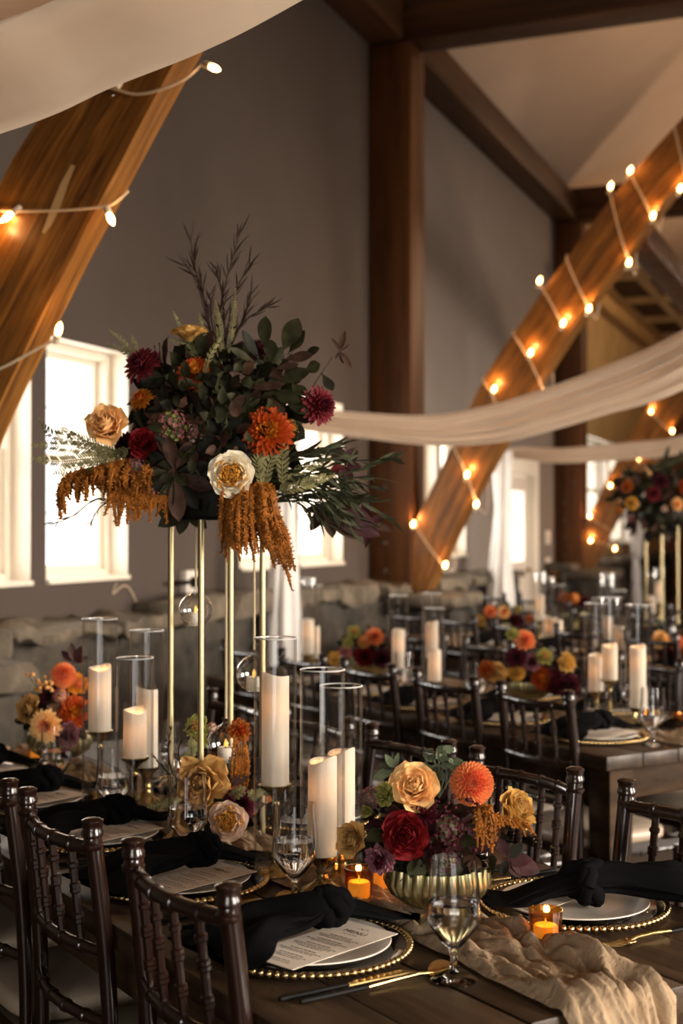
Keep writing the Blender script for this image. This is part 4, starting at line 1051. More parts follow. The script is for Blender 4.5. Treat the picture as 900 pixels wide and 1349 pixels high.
def globe(px, py, Y, sc, where):
    p = at(px, py, Y); rz = 0.4
    o = place('globe', make_globe, p, rz, 'hanging glass tealight globe ' + where, 'hanging candle globe', 'hanging glass tealight globes')
    o.scale = (sc,) * 3
    m = MB(); zt = (SH - p.z) / sc; pts = [(0, 0, .050), (.0006, .0006, zt * .5), (0, 0, zt - .001)]; tube(m, pts, .0024 / sc, 6); m.obj('twine', M['twine'], o)
    m = MB(); r = .0165; lathe(m, [(0, 0), (r, 0), (r, .027), (r - .002, .029), (r - .003, .026), (0, .025)], 22)
    q = thing('tealight', 'lit tealight in the globe ' + where, 'candle', p + Vector((0, 0, -.0355 * sc)), 0, 'tealights in glass globes'); q.scale = (sc,) * 3
    m.obj('wax', M['wax'], q)
    m = MB(); lathe(m, [(0, .025), (.0035, .030), (.004, .035), (.002, .042), (0, .046)], 10); m.obj('flame', M['led'], q)
globe(258, 803, 2.99, .98, 'highest, against the stone wall')
globe(298, 979, 2.985, 1.12, 'lowest, above the pale garden rose')
globe(335, 887, 3.0, 1.06, 'half behind the tallest candle cylinder')
# ================================================================ FLOWERS
GA = pi * (3 - sqrt(5))
def petal(m, ang, br, bz, tilt, L, W, curl, cup, mi=0, shape='round', ruf=0, nu=4, nv=5, rnd=random):
    rad, tan, Z = Vector((cos(ang), sin(ang), 0)), Vector((-sin(ang), cos(ang), 0)), Vector((0, 0, 1))
    p = rad * br + Z * bz; vs = []; r0 = rnd.uniform(0, 6)
    for j in range(nv + 1):
        s = j / nv; th = tilt + curl * s * s
        d = rad * sin(th) + Z * cos(th); nin = Z * sin(th) - rad * cos(th)
        if shape == 'round': w = W * (.38 + .62 * sin(pi * min(1, .08 + .62 * s))) * (1 if s < .86 else sqrt(max(.12, 1 - ((s - .86) / .16) ** 2)))
        elif shape == 'strap': w = W * (.55 + .45 * sin(pi * s * .8)) * (1 if s < .82 else sqrt(max(.05, 1 - ((s - .82) / .19) ** 2)))
        else: w = W * (sin(pi * (.10 + .88 * s ** .75)) ** .8)
        if j: p = p + (rad * sin(tilt + curl * (s - .5 / nv) ** 2) + Z * cos(tilt + curl * (s - .5 / nv) ** 2)) * (L / nv)
        for i in range(nu + 1):
            q = 2 * i / nu - 1
            vs.append(p + tan * (q * w) + nin * (cup * w * q * q + ruf * L * sin(q * 5 + r0 + s * 3) * s * s) + d * (-.10 * L * q * q * s if shape == 'round' else 0))
    w_ = nu + 1
    m.add(vs, [(j * w_ + i, j * w_ + i + 1, (j + 1) * w_ + i + 1, (j + 1) * w_ + i) for j in range(nv) for i in range(nu)], mi)
FM = {}
def flower_mesh(kind, c1, c2=None, seed=1):
    key = (kind, c1, c2, seed)
    if key in FM: return FM[key]
    r = random.Random(seed * 7 + len(kind)); m = MB(); mats = [M[c1], M[c2 or c1], M['stem']]
    if kind == 'rose':
        N = 34
        for k in range(N):
            f = k / (N - 1); a = k * GA * 1.02 + r.uniform(-.15, .15)
            petal(m, a, .03 + .22 * f, -.50 - .08 * f, radians(lerp(3, 40, f ** 1.5)) + r.uniform(-.05, .05), lerp(.98, .96, f), lerp(.16, .60, f ** .8), lerp(-.12, 1.25, f ** 2.2), lerp(1.1, .55, f), 1 if f < .35 else 0, 'round', .015 + .035 * f ** 2, 6, 8, r)
        lathe(m, [(0, -.75), (.10, -.7), (.24, -.52), (.2, -.35), (0, -.3)], 10, 2)
    elif kind == 'garden_rose':
        for k in range(64):
            f = k / 63; a = k * GA
            petal(m, a, .03 + .46 * f ** .7, -.30 - .02 * f, radians(lerp(0, 14, f)) + r.uniform(-.25, .25), lerp(.40, .50, f), lerp(.09, .16, f), r.uniform(-.8, .4), r.uniform(-.6, 1.0), 1, 'round', .12, 4, 5, r)
        for k in range(24):
            f = k / 23; a = k * GA + .4
            petal(m, a, .44 + .08 * f, -.46 - .06 * f, radians(lerp(8, 50, f)), lerp(.62, .66, f), lerp(.42, .58, f), lerp(-.30, .65, f), .45, 0, 'round', .035, 6, 7, r)
        lathe(m, [(0, -.75), (.2, -.6), (.42, -.44), (.3, -.3), (0, -.3)], 10, 2)
    elif kind == 'mum':                                       # chrysanthemum
        N = 120
        for k in range(N):
            f = k / (N - 1); a = k * GA
            petal(m, a, .05 + .16 * f, -.22 - .16 * f, radians(lerp(4, 104, f ** .85)) + r.uniform(-.1, .1), lerp(.42, .94, f ** .55) * r.uniform(.9, 1.05), lerp(.07, .135, f), lerp(-1.0, .30, f), .6, 1 if f < .34 else 0, 'strap', 0, 2, 5, r)
        lathe(m, [(0, -.6), (.12, -.5), (.2, -.36), (0, -.2)], 8, 2)
    elif kind == 'dahlia':                                    # ball dahlia
        N = 170
        for k in range(N):
            f = k / (N - 1); th = lerp(.0, 2.15, f ** .62); a = k * GA
            petal(m, a, .52 * sin(th), -.30 + .52 * cos(th), th * 1.02 - .10, lerp(.20, .50, f ** .35), lerp(.06, .155, f ** .5), -.35, 1.15, 1 if f < .24 else 0, 'round', 0, 2, 4, r)
        sphere(m, (0, 0, -.3), .5, 14, 9, 0)
    elif kind == 'open_dahlia':
        N = 84
        for k in range(N):
            f = k / (N - 1); a = k * GA
            petal(m, a, .06 + .20 * f, -.12 - .16 * f, radians(lerp(6, 92, f ** .7)), lerp(.40, .82, f ** .6), lerp(.08, .20, f ** .7), -.25, .8, 1 if f < .25 else 0, 'round', .02, 4, 4, r)
    elif kind == 'ruffled':
        for k in range(30):
            f = k / 29; a = k * GA * 1.02 + r.uniform(-.2, .2)
            petal(m, a, .03 + .22 * f, -.50 - .08 * f, radians(lerp(3, 52, f ** 1.2)) + r.uniform(-.1, .1), lerp(.85, 1.05, f), lerp(.22, .52, f ** .8), lerp(-.3, 1.0, f ** 1.6), lerp(.9, .3, f), 1 if f < .4 else 0, 'lance' if k % 3 == 0 else 'round', .05 + .05 * f, 6, 8, r)
        lathe(m, [(0, -.75), (.10, -.7), (.24, -.52), (.2, -.35), (0, -.3)], 10, 2)
    elif kind == 'carnation':
        for k in range(46):
            f = k / 45; a = k * GA
            petal(m, a, .03 + .16 * f, -.5, radians(lerp(0, 62, f)) + r.uniform(-.1, .1), lerp(.9, 1.0, f), lerp(.18, .30, f), lerp(-.1, .7, f), r.uniform(-.3, .7), 0 if f > .4 else 1, 'round', .10, 5, 6, r)
        lathe(m, [(0, -1.0), (.14, -.9), (.22, -.5), (0, -.4)], 10, 2)
    elif kind == 'bud':
        for k in range(12):
            f = k / 11; petal(m, k * GA, .04 + .12 * f, -.8, radians(lerp(0, 14, f)), 1.5, lerp(.25, .48, f), lerp(-.2, .15, f), .8, 0, 'round', .05, 4, 6, r)
        lathe(m, [(0, -1.1), (.14, -1.0), (.26, -.75), (0, -.6)], 10, 2)
    elif kind == 'hydrangea':
        for k in range(84):
            th = math.acos(1 - 1.25 * (k + .5) / 84); a = k * GA; d = Vector((sin(th) * cos(a), sin(th) * sin(a), cos(th)))
            q = d.to_track_quat('Z', 'Y').to_matrix().to_4x4(); q = Matrix.Translation(d * r.uniform(.74, .98)) @ q @ Matrix.Rotation(r.uniform(0, 3), 4, 'Z')
            f = MB()
            for j in range(4): petal(f, j * pi / 2, 0.01, 0, 1.15, .135, .065, .35, .4, 0, 'round', .08, 2, 3, r)
            m.join(f, q, r.choice((0, 0, 1)))
        sphere(m, (0, 0, 0), .74, 12, 8, 2)
    me = m.mesh(kind, mats, 70); FM[key] = me; return me
NAMES = {'rose': 'rose', 'garden_rose': 'garden_rose', 'mum': 'chrysanthemum', 'dahlia': 'dahlia', 'open_dahlia': 'dahlia', 'carnation': 'carnation', 'ruffled': 'rose', 'bud': 'rosebud', 'hydrangea': 'hydrangea'}
def bloom(root, kind, c1, c2, px, py, Y, size, face, lab=None, seed=1, squash=1):
    p = at(px, py, Y); d = Vector((face[0], -face[2], face[1])).normalized()
    s = size / 2 * Y / F; q = d.to_track_quat('Z', 'Y') @ Quaternion((0, 0, 1), random.Random(px * 3 + py).uniform(0, 6))
    o = link(NAMES[kind], flower_mesh(kind, c1, c2, seed), root, p - root.location, q, (s, s, s * squash))
    o['label'] = lab or c1.replace('_in', '') + ' ' + NAMES[kind].replace('_', ' '); return o

def leaf(m, base, d, up, L, W, bend=.3, fold=.2, mi=0, nv=6, shape='ovate', ruf=0, r=random):
    d = d.normalized(); side = d.cross(up); side = side.normalized() if side.length > 1e-4 else d.orthogonal().normalized(); n = side.cross(d).normalized()
    vs = []; p = Vector(base); th = 0; ph = r.uniform(0, 6)
    for j in range(nv + 1):
        s = j / nv
        if shape == 'ovate': w = W * (sin(pi * s ** .82) ** .75 if 0 < s < 1 else .03)
        elif shape == 'obovate': w = W * (sin(pi * s ** 1.35) ** .7 if 0 < s < 1 else .05)
        else: w = W * (sin(pi * s ** .9) if 0 < s < 1 else .02)
        if j: th = -bend * s; p = p + (d * cos(th) + n * sin(th)) * (L / nv)
        nn = n * cos(th) - d * sin(th)
        for i in (-1, -.5, 0, .5, 1): vs.append(p + side * (i * w) + nn * (fold * w * abs(i) + ruf * W * sin(s * 9 + i * 2 + ph) * abs(i)))
    m.add(vs, [(j * 5 + i, j * 5 + i + 1, j * 5 + 6 + i, j * 5 + 5 + i) for j in range(nv) for i in range(4)], mi)
def rv(r): return Vector((r.gauss(0, 1), r.gauss(0, 1), r.gauss(0, 1))).normalized()
def foliage(root, c, rad, n, L, W, mats, seed, name, lab, shape='ovate', fold=.2, shell=(.55, 1.0), bend=.5, only=None):
    r = random.Random(seed); m = MB()
    for k in range(n):
        d = rv(r)
        if only and not only(d): d = Vector((d.x, -abs(d.y), d.z))
        f = r.uniform(*shell); p = Vector((d.x * rad[0] * f, d.y * rad[1] * f, d.z * rad[2] * f)) + c
        dd = (d + rv(r) * .75).normalized()
        leaf(m, p - dd * L * .3, dd, (rv(r) + d).normalized(), L * r.uniform(.65, 1.2), W * r.uniform(.75, 1.15), r.uniform(-.1, bend), fold, r.randrange(len(mats)), 5, shape, .12, r)
    o = m.obj(name, [M[x] for x in mats], root, 60); o.location = (0, 0, 0)
    o.data.transform(Matrix.Translation(-root.location)) if root else None
    o['label'] = lab; return o
def wpart(m, name, mats, root, lab, sharp=60):
    """a part whose vertices were given in world space."""
    m.xf(Matrix.Translation(-root.location)); o = m.obj(name, [M[x] for x in mats], root, sharp); o['label'] = lab; return o
def rosette(root, px, py, Y, leaves, mats, lab, name='leaf_cluster', W=.38, fold=.18, shape='ovate', bend=.4, seed=1):
    """leaves: (dx px, dy px, depth px) tips relative to the centre; each leaf shown is one blade of the cluster."""
    r = random.Random(seed); m = MB(); c = at(px, py, Y); k = Y / F
    for (dx, dy, dz) in leaves:
        d = Vector((dx * k, dz * k, -dy * k)); L = d.length; b = c + d * .08
        leaf(m, b, d, Vector((r.uniform(-.3, .3), -1, r.uniform(.1, .6))), L, L * W * .72 * r.uniform(.8, 1.1), r.uniform(-.1, bend), fold, r.randrange(len(mats)), 7, shape, .06, r)
        tube(m, [c, b], .0016, 5, 0)
    return wpart(m, name, mats, root, lab)
def frond(m, pts, L, W, step, mi=0, droop=.15, ang=55, r=random, taper=True):
    """fern or grevillea frond: a stem with two rows of narrow leaflets."""
    P = spline(pts, 14); n = len(P); tube(m, P, [lerp(.0016, .0006, i / (n - 1)) for i in range(n)], 5, mi)
    tot = sum((b - a).length for a, b in zip(P, P[1:])); acc = 0; nx = step; side = Vector((0, -1, 0))
    for a, b in zip(P, P[1:]):
        acc += (b - a).length
        while nx <= acc:
            t = (b - a).normalized(); f = nx / tot; s = t.cross(side).normalized(); l = L * (sin(pi * (.16 + .80 * f)) if taper else 1)
            for sg in (-1, 1):
                d = t * cos(radians(ang)) + s * sg * sin(radians(ang)); leaf(m, b, d, side + rv(r) * .3, l * r.uniform(.85, 1.1), W, droop, .1, mi, 3, 'lance', 0, r)
            nx += step
def twig(m, pts, n, L, W, mi=0, spread=.6, r=random, tip=True, start=.25):
    P = spline(pts, 8); N = len(P); tube(m, P, [lerp(.0024, .0008, i / (N - 1)) for i in range(N)], 5, mi)
    for k in range(n):
        f = lerp(start, 1, k / max(1, n - 1)); i = min(N - 2, int(f * (N - 1))); t = (P[i + 1] - P[i]).normalized()
        d = (t + rv(r) * spread).normalized(); leaf(m, P[i], d, rv(r), L * r.uniform(.6, 1.15), W, r.uniform(-.2, .6), .12, mi, 4, 'lance', 0, r)
def amaranth(root, name, strands, lab, r=None, dens=1.0, size=.0031):
    """drooping plumes: strands of (points, radius) crusted with tiny seed clusters."""
    r = random.Random(5); m = MB()
    for pts, rad in strands:
        P = spline(pts, 8); n = len(P); L = sum((b - a).length for a, b in zip(P, P[1:]))
        tube(m, P, [rad * .55 * sin(pi * (.12 + .80 * i / (n - 1))) for i in range(n)], 6, 0)
        cnt = int(L / .0011 * dens)
        for k in range(cnt):
            f = r.random(); x = f * (n - 1); i = min(n - 2, int(x)); p = P[i].lerp(P[i + 1], x - i); rr = rad * sin(pi * (.12 + .80 * f)); d = rv(r)
            s = size * r.uniform(.55, 1.2); c = p + d * rr * r.uniform(.5, 1.05); e = d * s; a = d.orthogonal().normalized() * s * .7; b = d.cross(a)
            m.add([c + e * 1.3, c + a, c + b, c - a, c - b, c - e], [(0, 1, 2), (0, 2, 3), (0, 3, 4), (0, 4, 1), (5, 2, 1), (5, 3, 2), (5, 4, 3), (5, 1, 4)], r.randrange(2))
    return wpart(m, name, ['amar', 'amar2'], root, lab, 30)
def pxp(*pts): return [at(*p) for p in pts]

# ---------------------------------------------------------------- the great arrangement on the gold stand
base = TW(SC[0], SC[1], SH + .0065)
g = thing('flower_arrangement', 'great autumn flower arrangement with hanging amaranth on the gold stand', 'flower arrangement', base, 0, 'tall autumn flower arrangements')
m = MB(); c0 = at(288, 575, 3.0)
lathe(m, [(0, base.z), (.085, base.z), (.10, base.z + .05), (.10, base.z + .12), (.08, base.z + .22), (.04, base.z + .27), (0, base.z + .28)], 20, M=Matrix.Translation((base.x, base.y, 0)))
wpart(m, 'floral_foam', ['leaf_dark'], g, 'dark inner mass of stems')
foliage(g, at(288, 560, 3.02), (.185, .15, .20), 420, .062, .021, ['leaf', 'leaf_dark', 'leaf_dark', 'leaf_brown'], 2, 'foliage', 'dark green and brown filler leaves')
foliage(g, at(290, 530, 2.95), (.075, .07, .085), 70, .058, .026, ['leaf_dark', 'leaf'], 21, 'foliage', 'matt black-green crinkled leaves in the middle', 'ovate', .3)
foliage(g, at(240, 600, 2.95), (.11, .09, .08), 90, .060, .020, ['leaf_brown', 'leaf_dark', 'plum'], 22, 'foliage', 'brownish dark leaves at the front')
foliage(g, at(290, 570, 2.93), (.15, .12, .16), 260, .036, .013, ['leaf_dark', 'leaf', 'leaf_brown', 'leaf'], 23, 'foliage', 'small crinkled dark leaves', 'ovate', .35, (.75, 1.05))
def blades(root, mats, lst, lab, name='leaf_cluster', shape='obovate', fold=.16, bend=.15, seed=1):
    """single leaves: base px, tip px, full width px, depth at base and tip."""
    r = random.Random(seed); m = MB()
    for (x0, y0, x1, y1, w, Ya, Yb) in lst:
        a, b = at(x0, y0, Ya), at(x1, y1, Yb); d = b - a
        leaf(m, a, d, Vector((r.uniform(-.5, .5), -1, r.uniform(-.1, .5))), d.length, w / 2 * Ya / F, r.uniform(-bend, bend), fold, r.randrange(len(mats)), 8, shape, .05, r)
        tube(m, [a - d * .12, a], .0014, 5, 0)
    return wpart(m, name, mats, root, lab)
blades(g, ['leaf'], [(349, 458, 349, 416, 22, 2.9, 2.88), (373, 461, 393, 418, 26, 2.92, 2.88), (381, 464, 402, 435, 22, 2.95, 2.93), (357, 476, 357, 447, 20, 2.93, 2.92), (400, 467, 421, 458, 11, 2.94, 2.9), (323, 470, 329, 446, 18, 2.94, 2.93)], 'upright oval magnolia-like leaves')
blades(g, ['leaf_dark', 'leaf'], [(342, 474, 316, 435, 16, 2.93, 2.9), (334, 476, 304, 458, 12, 2.93, 2.88), (362, 503, 411, 489, 19, 2.9, 2.87), (402, 489, 422, 479, 18, 2.94, 2.93), (339, 499, 360, 476, 17, 2.9, 2.86), (425, 493, 438, 515, 16, 2.94, 2.93), (345, 505, 300, 530, 24, 2.92, 2.88), (375, 515, 405, 545, 22, 2.93, 2.9), (392, 520, 418, 548, 20, 2.95, 2.92), (385, 505, 402, 520, 18, 2.93, 2.9), (330, 520, 325, 560, 26, 2.9, 2.87), (355, 515, 395, 528, 20, 2.92, 2.88)], 'dark oval leaves below the upright ones', seed=2)
blades(g, ['leaf_brown'], [(375, 473, 413, 468, 15, 2.9, 2.87), (364, 485, 393, 479, 10, 2.9, 2.88), (338, 512, 302, 490, 13, 2.91, 2.86), (325, 512, 378, 506, 11, 2.88, 2.86), (356, 523, 376, 548, 10, 2.88, 2.86), (350, 480, 372, 500, 12, 2.9, 2.87)], 'oval leaves showing their brown felted backs', seed=3, fold=.3)
rosette(g, 230, 622, 2.86, [(-46, 6, 0), (-34, -26, 4), (-8, -44, 0), (20, -38, 6), (42, -10, 4), (46, 22, -4), (28, 46, -4), (6, 60, -6), (-18, 56, -8), (-40, 34, 2), (14, 14, -26), (-14, 12, -26)], ['leaf_brown', 'leaf_dark', 'leaf'], 'dark starlike rosette of leathery leaves', 'leaf_cluster', .30, .25, 'obovate', .45, 7)
rosette(g, 205, 520, 2.96, [(-38, 10, 0), (-30, -20, 8), (-8, -38, 0), (20, -30, 6), (-40, 36, 4), (30, 12, -6), (-14, 40, -10), (12, 42, -12)], ['leaf', 'leaf_dark', 'sage'], 'rounded green leaves at the window side', 'leaf_cluster', .34, .15, 'ovate', .35, 8)
rosette(g, 295, 515, 2.88, [(-26, -22, -6), (6, -36, 0), (32, -18, 0), (26, 26, -8), (-6, 42, -8), (-34, 26, -4), (-10, 4, -30), (14, 8, -28)], ['leaf_dark', 'leaf'], 'black-green crinkled leaves in the centre', 'leaf_cluster', .44, .35, 'ovate', .5, 9)
rosette(g, 292, 575, 2.88, [(-30, -18, -6), (0, -30, 0), (30, -22, 0), (30, 20, -8), (-4, 38, -8), (-32, 22, -4), (4, 4, -30)], ['leaf_dark'], 'black-green crinkled leaves above the cream rose', 'leaf_cluster', .44, .35, 'ovate', .5, 10)
rosette(g, 245, 672, 2.95, [(-8, 30, 0), (26, 22, -4), (-34, 20, 0)], ['leaf', 'leaf_brown'], 'leaf hanging under the front', 'leaf_cluster', .42, .15, 'ovate', .2, 12)
rosette(g, 432, 668, 2.98, [(-24, 28, 0), (6, 38, 6), (36, 40, 0), (40, 12, 8), (48, -12, 0), (24, -22, 8), (66, 34, 4), (-30, 4, 0)], ['leaf_brown', 'plum', 'leaf_brown'], 'brown dried leaves at the drape side', 'leaf_cluster', .36, .2, 'ovate', .4, 13)
rosette(g, 486, 688, 3.0, [(-8, -28, 0), (18, 4, 4), (26, -10, 0), (-4, 32, 0), (30, 12, -4), (-16, 16, 0)], ['leaf_brown', 'plum'], 'small reddish-brown dried leaf tips', 'leaf_cluster', .26, .35, 'ovate', .5, 14)
rosette(g, 455, 612, 3.0, [(-18, -24, 0), (14, -22, 0), (22, 6, 0), (0, 30, -4), (-20, 12, -4)], ['plum', 'burgundy'], 'deep wine coloured leaves', 'leaf_cluster', .45, .25, 'ovate', .4, 15)
rosette(g, 448, 462, 3.0, [(6, -26, 0), (-10, -16, 0), (12, -10, 4), (4, 16, 0), (14, 22, 0), (-6, 10, 0)], ['leaf_brown'], 'small dry brown blossom at a twig end', 'leaf_cluster', .25, .4, 'ovate', .6, 16)
for (x, y, Y, s, f, c, c2, sd, lab) in ((182, 476, 2.94, 52, (-.5, .55, .75), 'burgundy', 'wine', 1, 'burgundy'), (256, 487, 2.90, 50, (-.1, .5, .9), 'orange', 'gold', 2, 'orange and gold'), (183, 523, 2.93, 34, (-.5, .6, .6), 'gold', 'orange', 3, 'amber'), (354, 567, 2.84, 66, (.1, .1, 1), 'orange', 'gold', 2, 'fiery orange'), (426, 533, 2.92, 52, (.75, .05, .7), 'burgundy', 'wine', 1, 'burgundy'), (166, 588, 2.95, 38, (-.3, -.1, .9), 'wine', 'plum', 3, 'dark wine'), (340, 455, 3.05, 36, (.1, .6, .4), 'wine', 'plum', 3, 'dark wine')):
    bloom(g, 'mum', c, c2, x, y, Y, s, f, lab + ' chrysanthemum', sd)
bloom(g, 'rose', 'peach', 'peach', 140, 558, 2.86, 60, (-.12, .42, .95), 'peach rose', 1, 1.3)
bloom(g, 'rose', 'mustard', 'yellow', 248, 437, 2.95, 54, (-.05, .96, .28), 'mustard yellow rose seen from the side', 2, .75)
bloom(g, 'rose', 'red', 'red', 188, 583, 2.86, 42, (-.1, .2, 1), 'dark red rose', 3)
bloom(g, 'garden_rose', 'cream', 'butter', 304, 625, 2.80, 62, (.02, .02, 1), 'cream garden rose with golden heart', 1)
bloom(g, 'hydrangea', 'pink', 'lime', 225, 562, 2.90, 52, (-.1, .5, .8), 'faded pink and green hydrangea', 2)
bloom(g, 'hydrangea', 'pink', 'blush', 262, 570, 2.90, 40, (0, .3, .9), 'faded pink hydrangea', 3)
bloom(g, 'hydrangea', 'mauve', 'pink', 180, 620, 2.88, 36, (-.2, 0, .9), 'dusty mauve hydrangea', 4)
bloom(g, 'hydrangea', 'pink', 'mauve', 205, 652, 2.88, 30, (-.1, -.1, .9), 'dusty pink hydrangea', 5)
bloom(g, 'carnation', 'yellow', 'gold', 380, 562, 2.98, 30, (.4, .4, .8), 'small golden bloom', 2)
# amaranth plumes
r = random.Random(8); st = []
for k in range(38):
    x = 200 - k * 3.3 + r.uniform(-3, 3); kk = k / 37; y = 611 + 22 * kk ** 3 + r.uniform(-4, 5); ln = (lerp(58, 30, kk ** .6) * r.uniform(.6, 1.15)) if k < 35 else 46
    st.append((pxp((x + 12, y - 3, 2.90), (x + 2, y + 3, 2.87 + r.uniform(-.04, .04)), (x - 3, y + ln * .5, 2.86 + r.uniform(-.03, .03)), (x - 2 + r.uniform(-5, 5), y + ln, 2.87)), .0088))
for k in range(22): x = 150 + k * 3.6; st.append((pxp((x, 628, 2.9), (x - 4, 655, 2.86), (x - 6 + r.uniform(-8, 8), 672 + r.uniform(-8, 24), 2.86)), .0085))
st.append((pxp((205, 622, 2.93), (150, 616, 2.9), (105, 622, 2.88), (82, 636, 2.87), (78, 656, 2.87), (80, 682, 2.87)), .012))
amaranth(g, 'amaranthus', st, 'rust-orange amaranth plume arching towards the window')
st = []
for k in range(64):
    x = 294 + r.uniform(0, 64); y = 640 + r.uniform(0, 22); dx = (x - 325) * .35 + r.uniform(-5, 8); ln = r.uniform(40, 84); Y = 2.82 + r.uniform(-.03, .06)
    st.append((pxp((x * .4 + 332 * .6, 632, 2.9), (x, y, Y), (x + dx * .5, y + ln * .5, Y), (x + dx + 4, y + ln, Y)), .0085))
for k in range(20): x = 336 + k * 2.2; y = 664 + k * 2.2 + r.uniform(-6, 6); st.append((pxp((x - 8, y - 16, 2.86), (x, y, 2.83), (x + 5, y + 26, 2.83), (x + 9 + r.uniform(-3, 3), y + 50, 2.83)), .008))
st.append((pxp((352, 690, 2.84), (366, 720, 2.83), (376, 745, 2.83), (385, 778, 2.83)), .0088)); st.append((pxp((346, 700, 2.84), (358, 728, 2.83), (362, 748, 2.83)), .0095))
amaranth(g, 'amaranthus', st, 'rust-orange amaranth plume hanging down the front')
# fern and grevillea fronds, willowy leaves, bare twigs
m = MB(); r = random.Random(3)
for path in (((165, 600, 2.95), (120, 592, 2.93), (80, 588, 2.92), (42, 586, 2.92)), ((165, 602, 2.93), (120, 604, 2.9), (78, 608, 2.9), (42, 604, 2.9)), ((160, 596, 2.97), (110, 580, 2.96), (70, 572, 2.96), (50, 552, 2.96)), ((172, 612, 2.9), (130, 612, 2.88), (95, 618, 2.88), (70, 624, 2.88)), ((150, 605, 2.96), (110, 585, 3.0), (80, 562, 3.0)), ((170, 590, 2.93), (150, 600, 2.9), (128, 590, 2.9))):
    frond(m, pxp(*path), .0235, .0020, .0056, 0, .15, 52, r)
wpart(m, 'fern_sprig', ['fern'], g, 'pale green feathery fronds reaching over the window')
m = MB()
for path in (((190, 500, 2.97), (176, 470, 2.97), (160, 448, 2.98), (142, 433, 2.98)), ((190, 495, 3.0), (182, 465, 3.0), (172, 440, 3.0)), ((180, 480, 3.0), (162, 462, 3.02), (140, 452, 3.02)), ((262, 480, 2.98), (245, 448, 2.97), (228, 410, 2.97)), ((262, 470, 2.98), (248, 452, 2.96), (222, 447, 2.95)), ((275, 470, 2.96), (268, 440, 2.96), (262, 412, 2.97)), ((268, 500, 2.9), (276, 470, 2.88), (292, 440, 2.9)), ((292, 480, 2.94), (290, 440, 2.93), (284, 395, 2.94)), ((300, 470, 2.94), (306, 430, 2.95), (310, 380, 2.96))):
    frond(m, pxp(*path), .013, .0013, .0058, 0, .2, 42, r)
wpart(m, 'fern_sprig', ['fern'], g, 'olive feathery sprigs standing among the upper flowers')
m = MB()
for path in (((350, 640, 2.88), (355, 610, 2.86), (375, 580, 2.85)), ((372, 640, 2.88), (372, 610, 2.86), (374, 575, 2.86)), ((365, 650, 2.88), (400, 618, 2.87), (430, 606, 2.87)), ((370, 650, 2.86), (395, 640, 2.84), (440, 625, 2.85)), ((345, 640, 2.86), (340, 610, 2.85), (352, 596, 2.85))):
    frond(m, pxp(*path), .022, .0021, .0056, 0, .2, 45, r)
wpart(m, 'fern_sprig', ['fern'], g, 'olive feathery sprigs beside the cream rose')
m = MB()
for k in range(26):
    a = r.uniform(-.45, .62); L = r.uniform(70, 150); x0, y0 = 360 + r.uniform(-15, 25), 635 + r.uniform(-25, 30)
    twig(m, pxp((x0, y0, 2.92), (x0 + L * .5 * cos(a), y0 + L * .5 * sin(a) - 8, 2.88 + r.uniform(-.05, .05)), (x0 + L * cos(a), y0 + L * sin(a) + r.uniform(0, 12), 2.9 + r.uniform(-.06, .06))), 9, .062, .0042, 0, .55, r)
for path in (((440, 625, 2.92), (470, 620, 2.92), (500, 606, 2.92)), ((430, 620, 2.92), (465, 632, 2.92), (495, 645, 2.92))): twig(m, pxp(*path), 9, .05, .0036, 0, .4, r)
wpart(m, 'willow_sprig', ['willow'], g, 'narrow willowy green leaves on the drape side')
m = MB()
for path, n in ((((288, 480, 2.98), (272, 420, 2.98), (258, 360, 2.99), (250, 312, 2.99)), 46), (((290, 480, 2.98), (288, 420, 2.98), (300, 360, 2.98), (318, 300, 2.98)), 40), (((296, 480, 3.0), (300, 430, 3.0), (312, 380, 3.0), (330, 345, 3.0)), 34), (((284, 470, 3.02), (270, 400, 3.02), (262, 370, 3.02), (240, 345, 3.02)), 26), (((300, 470, 3.0), (316, 430, 3.0), (340, 410, 3.0), (352, 404, 3.0)), 16), (((296, 450, 3.0), (294, 400, 3.0), (284, 350, 3.0)), 26), (((302, 460, 3.0), (320, 420, 3.0), (332, 384, 3.0)), 22), (((290, 470, 3.0), (280, 430, 3.0), (276, 385, 3.0)), 20)):
    twig(m, pxp(*path), n, .050, .0019, 0, .42, r, True, .12)
wpart(m, 'twig', ['twig'], g, 'tall dark wispy twigs rising from the top')
m = MB()
for path, n in ((((150, 660, 2.95), (125, 658, 2.95), (95, 680, 2.95), (66, 692, 2.95)), 14), (((150, 658, 2.95), (132, 668, 2.95), (118, 690, 2.95)), 9), (((395, 540, 2.98), (415, 505, 2.98), (438, 470, 3.0)), 3), (((400, 655, 2.95), (440, 690, 2.95), (500, 694, 2.97)), 5)):
    m = MB(); twig(m, pxp(*path), n, .03, .0016, 0, .6, r, True, .2); wpart(m, 'twig', ['twig'], g, 'thin dark trailing twig')

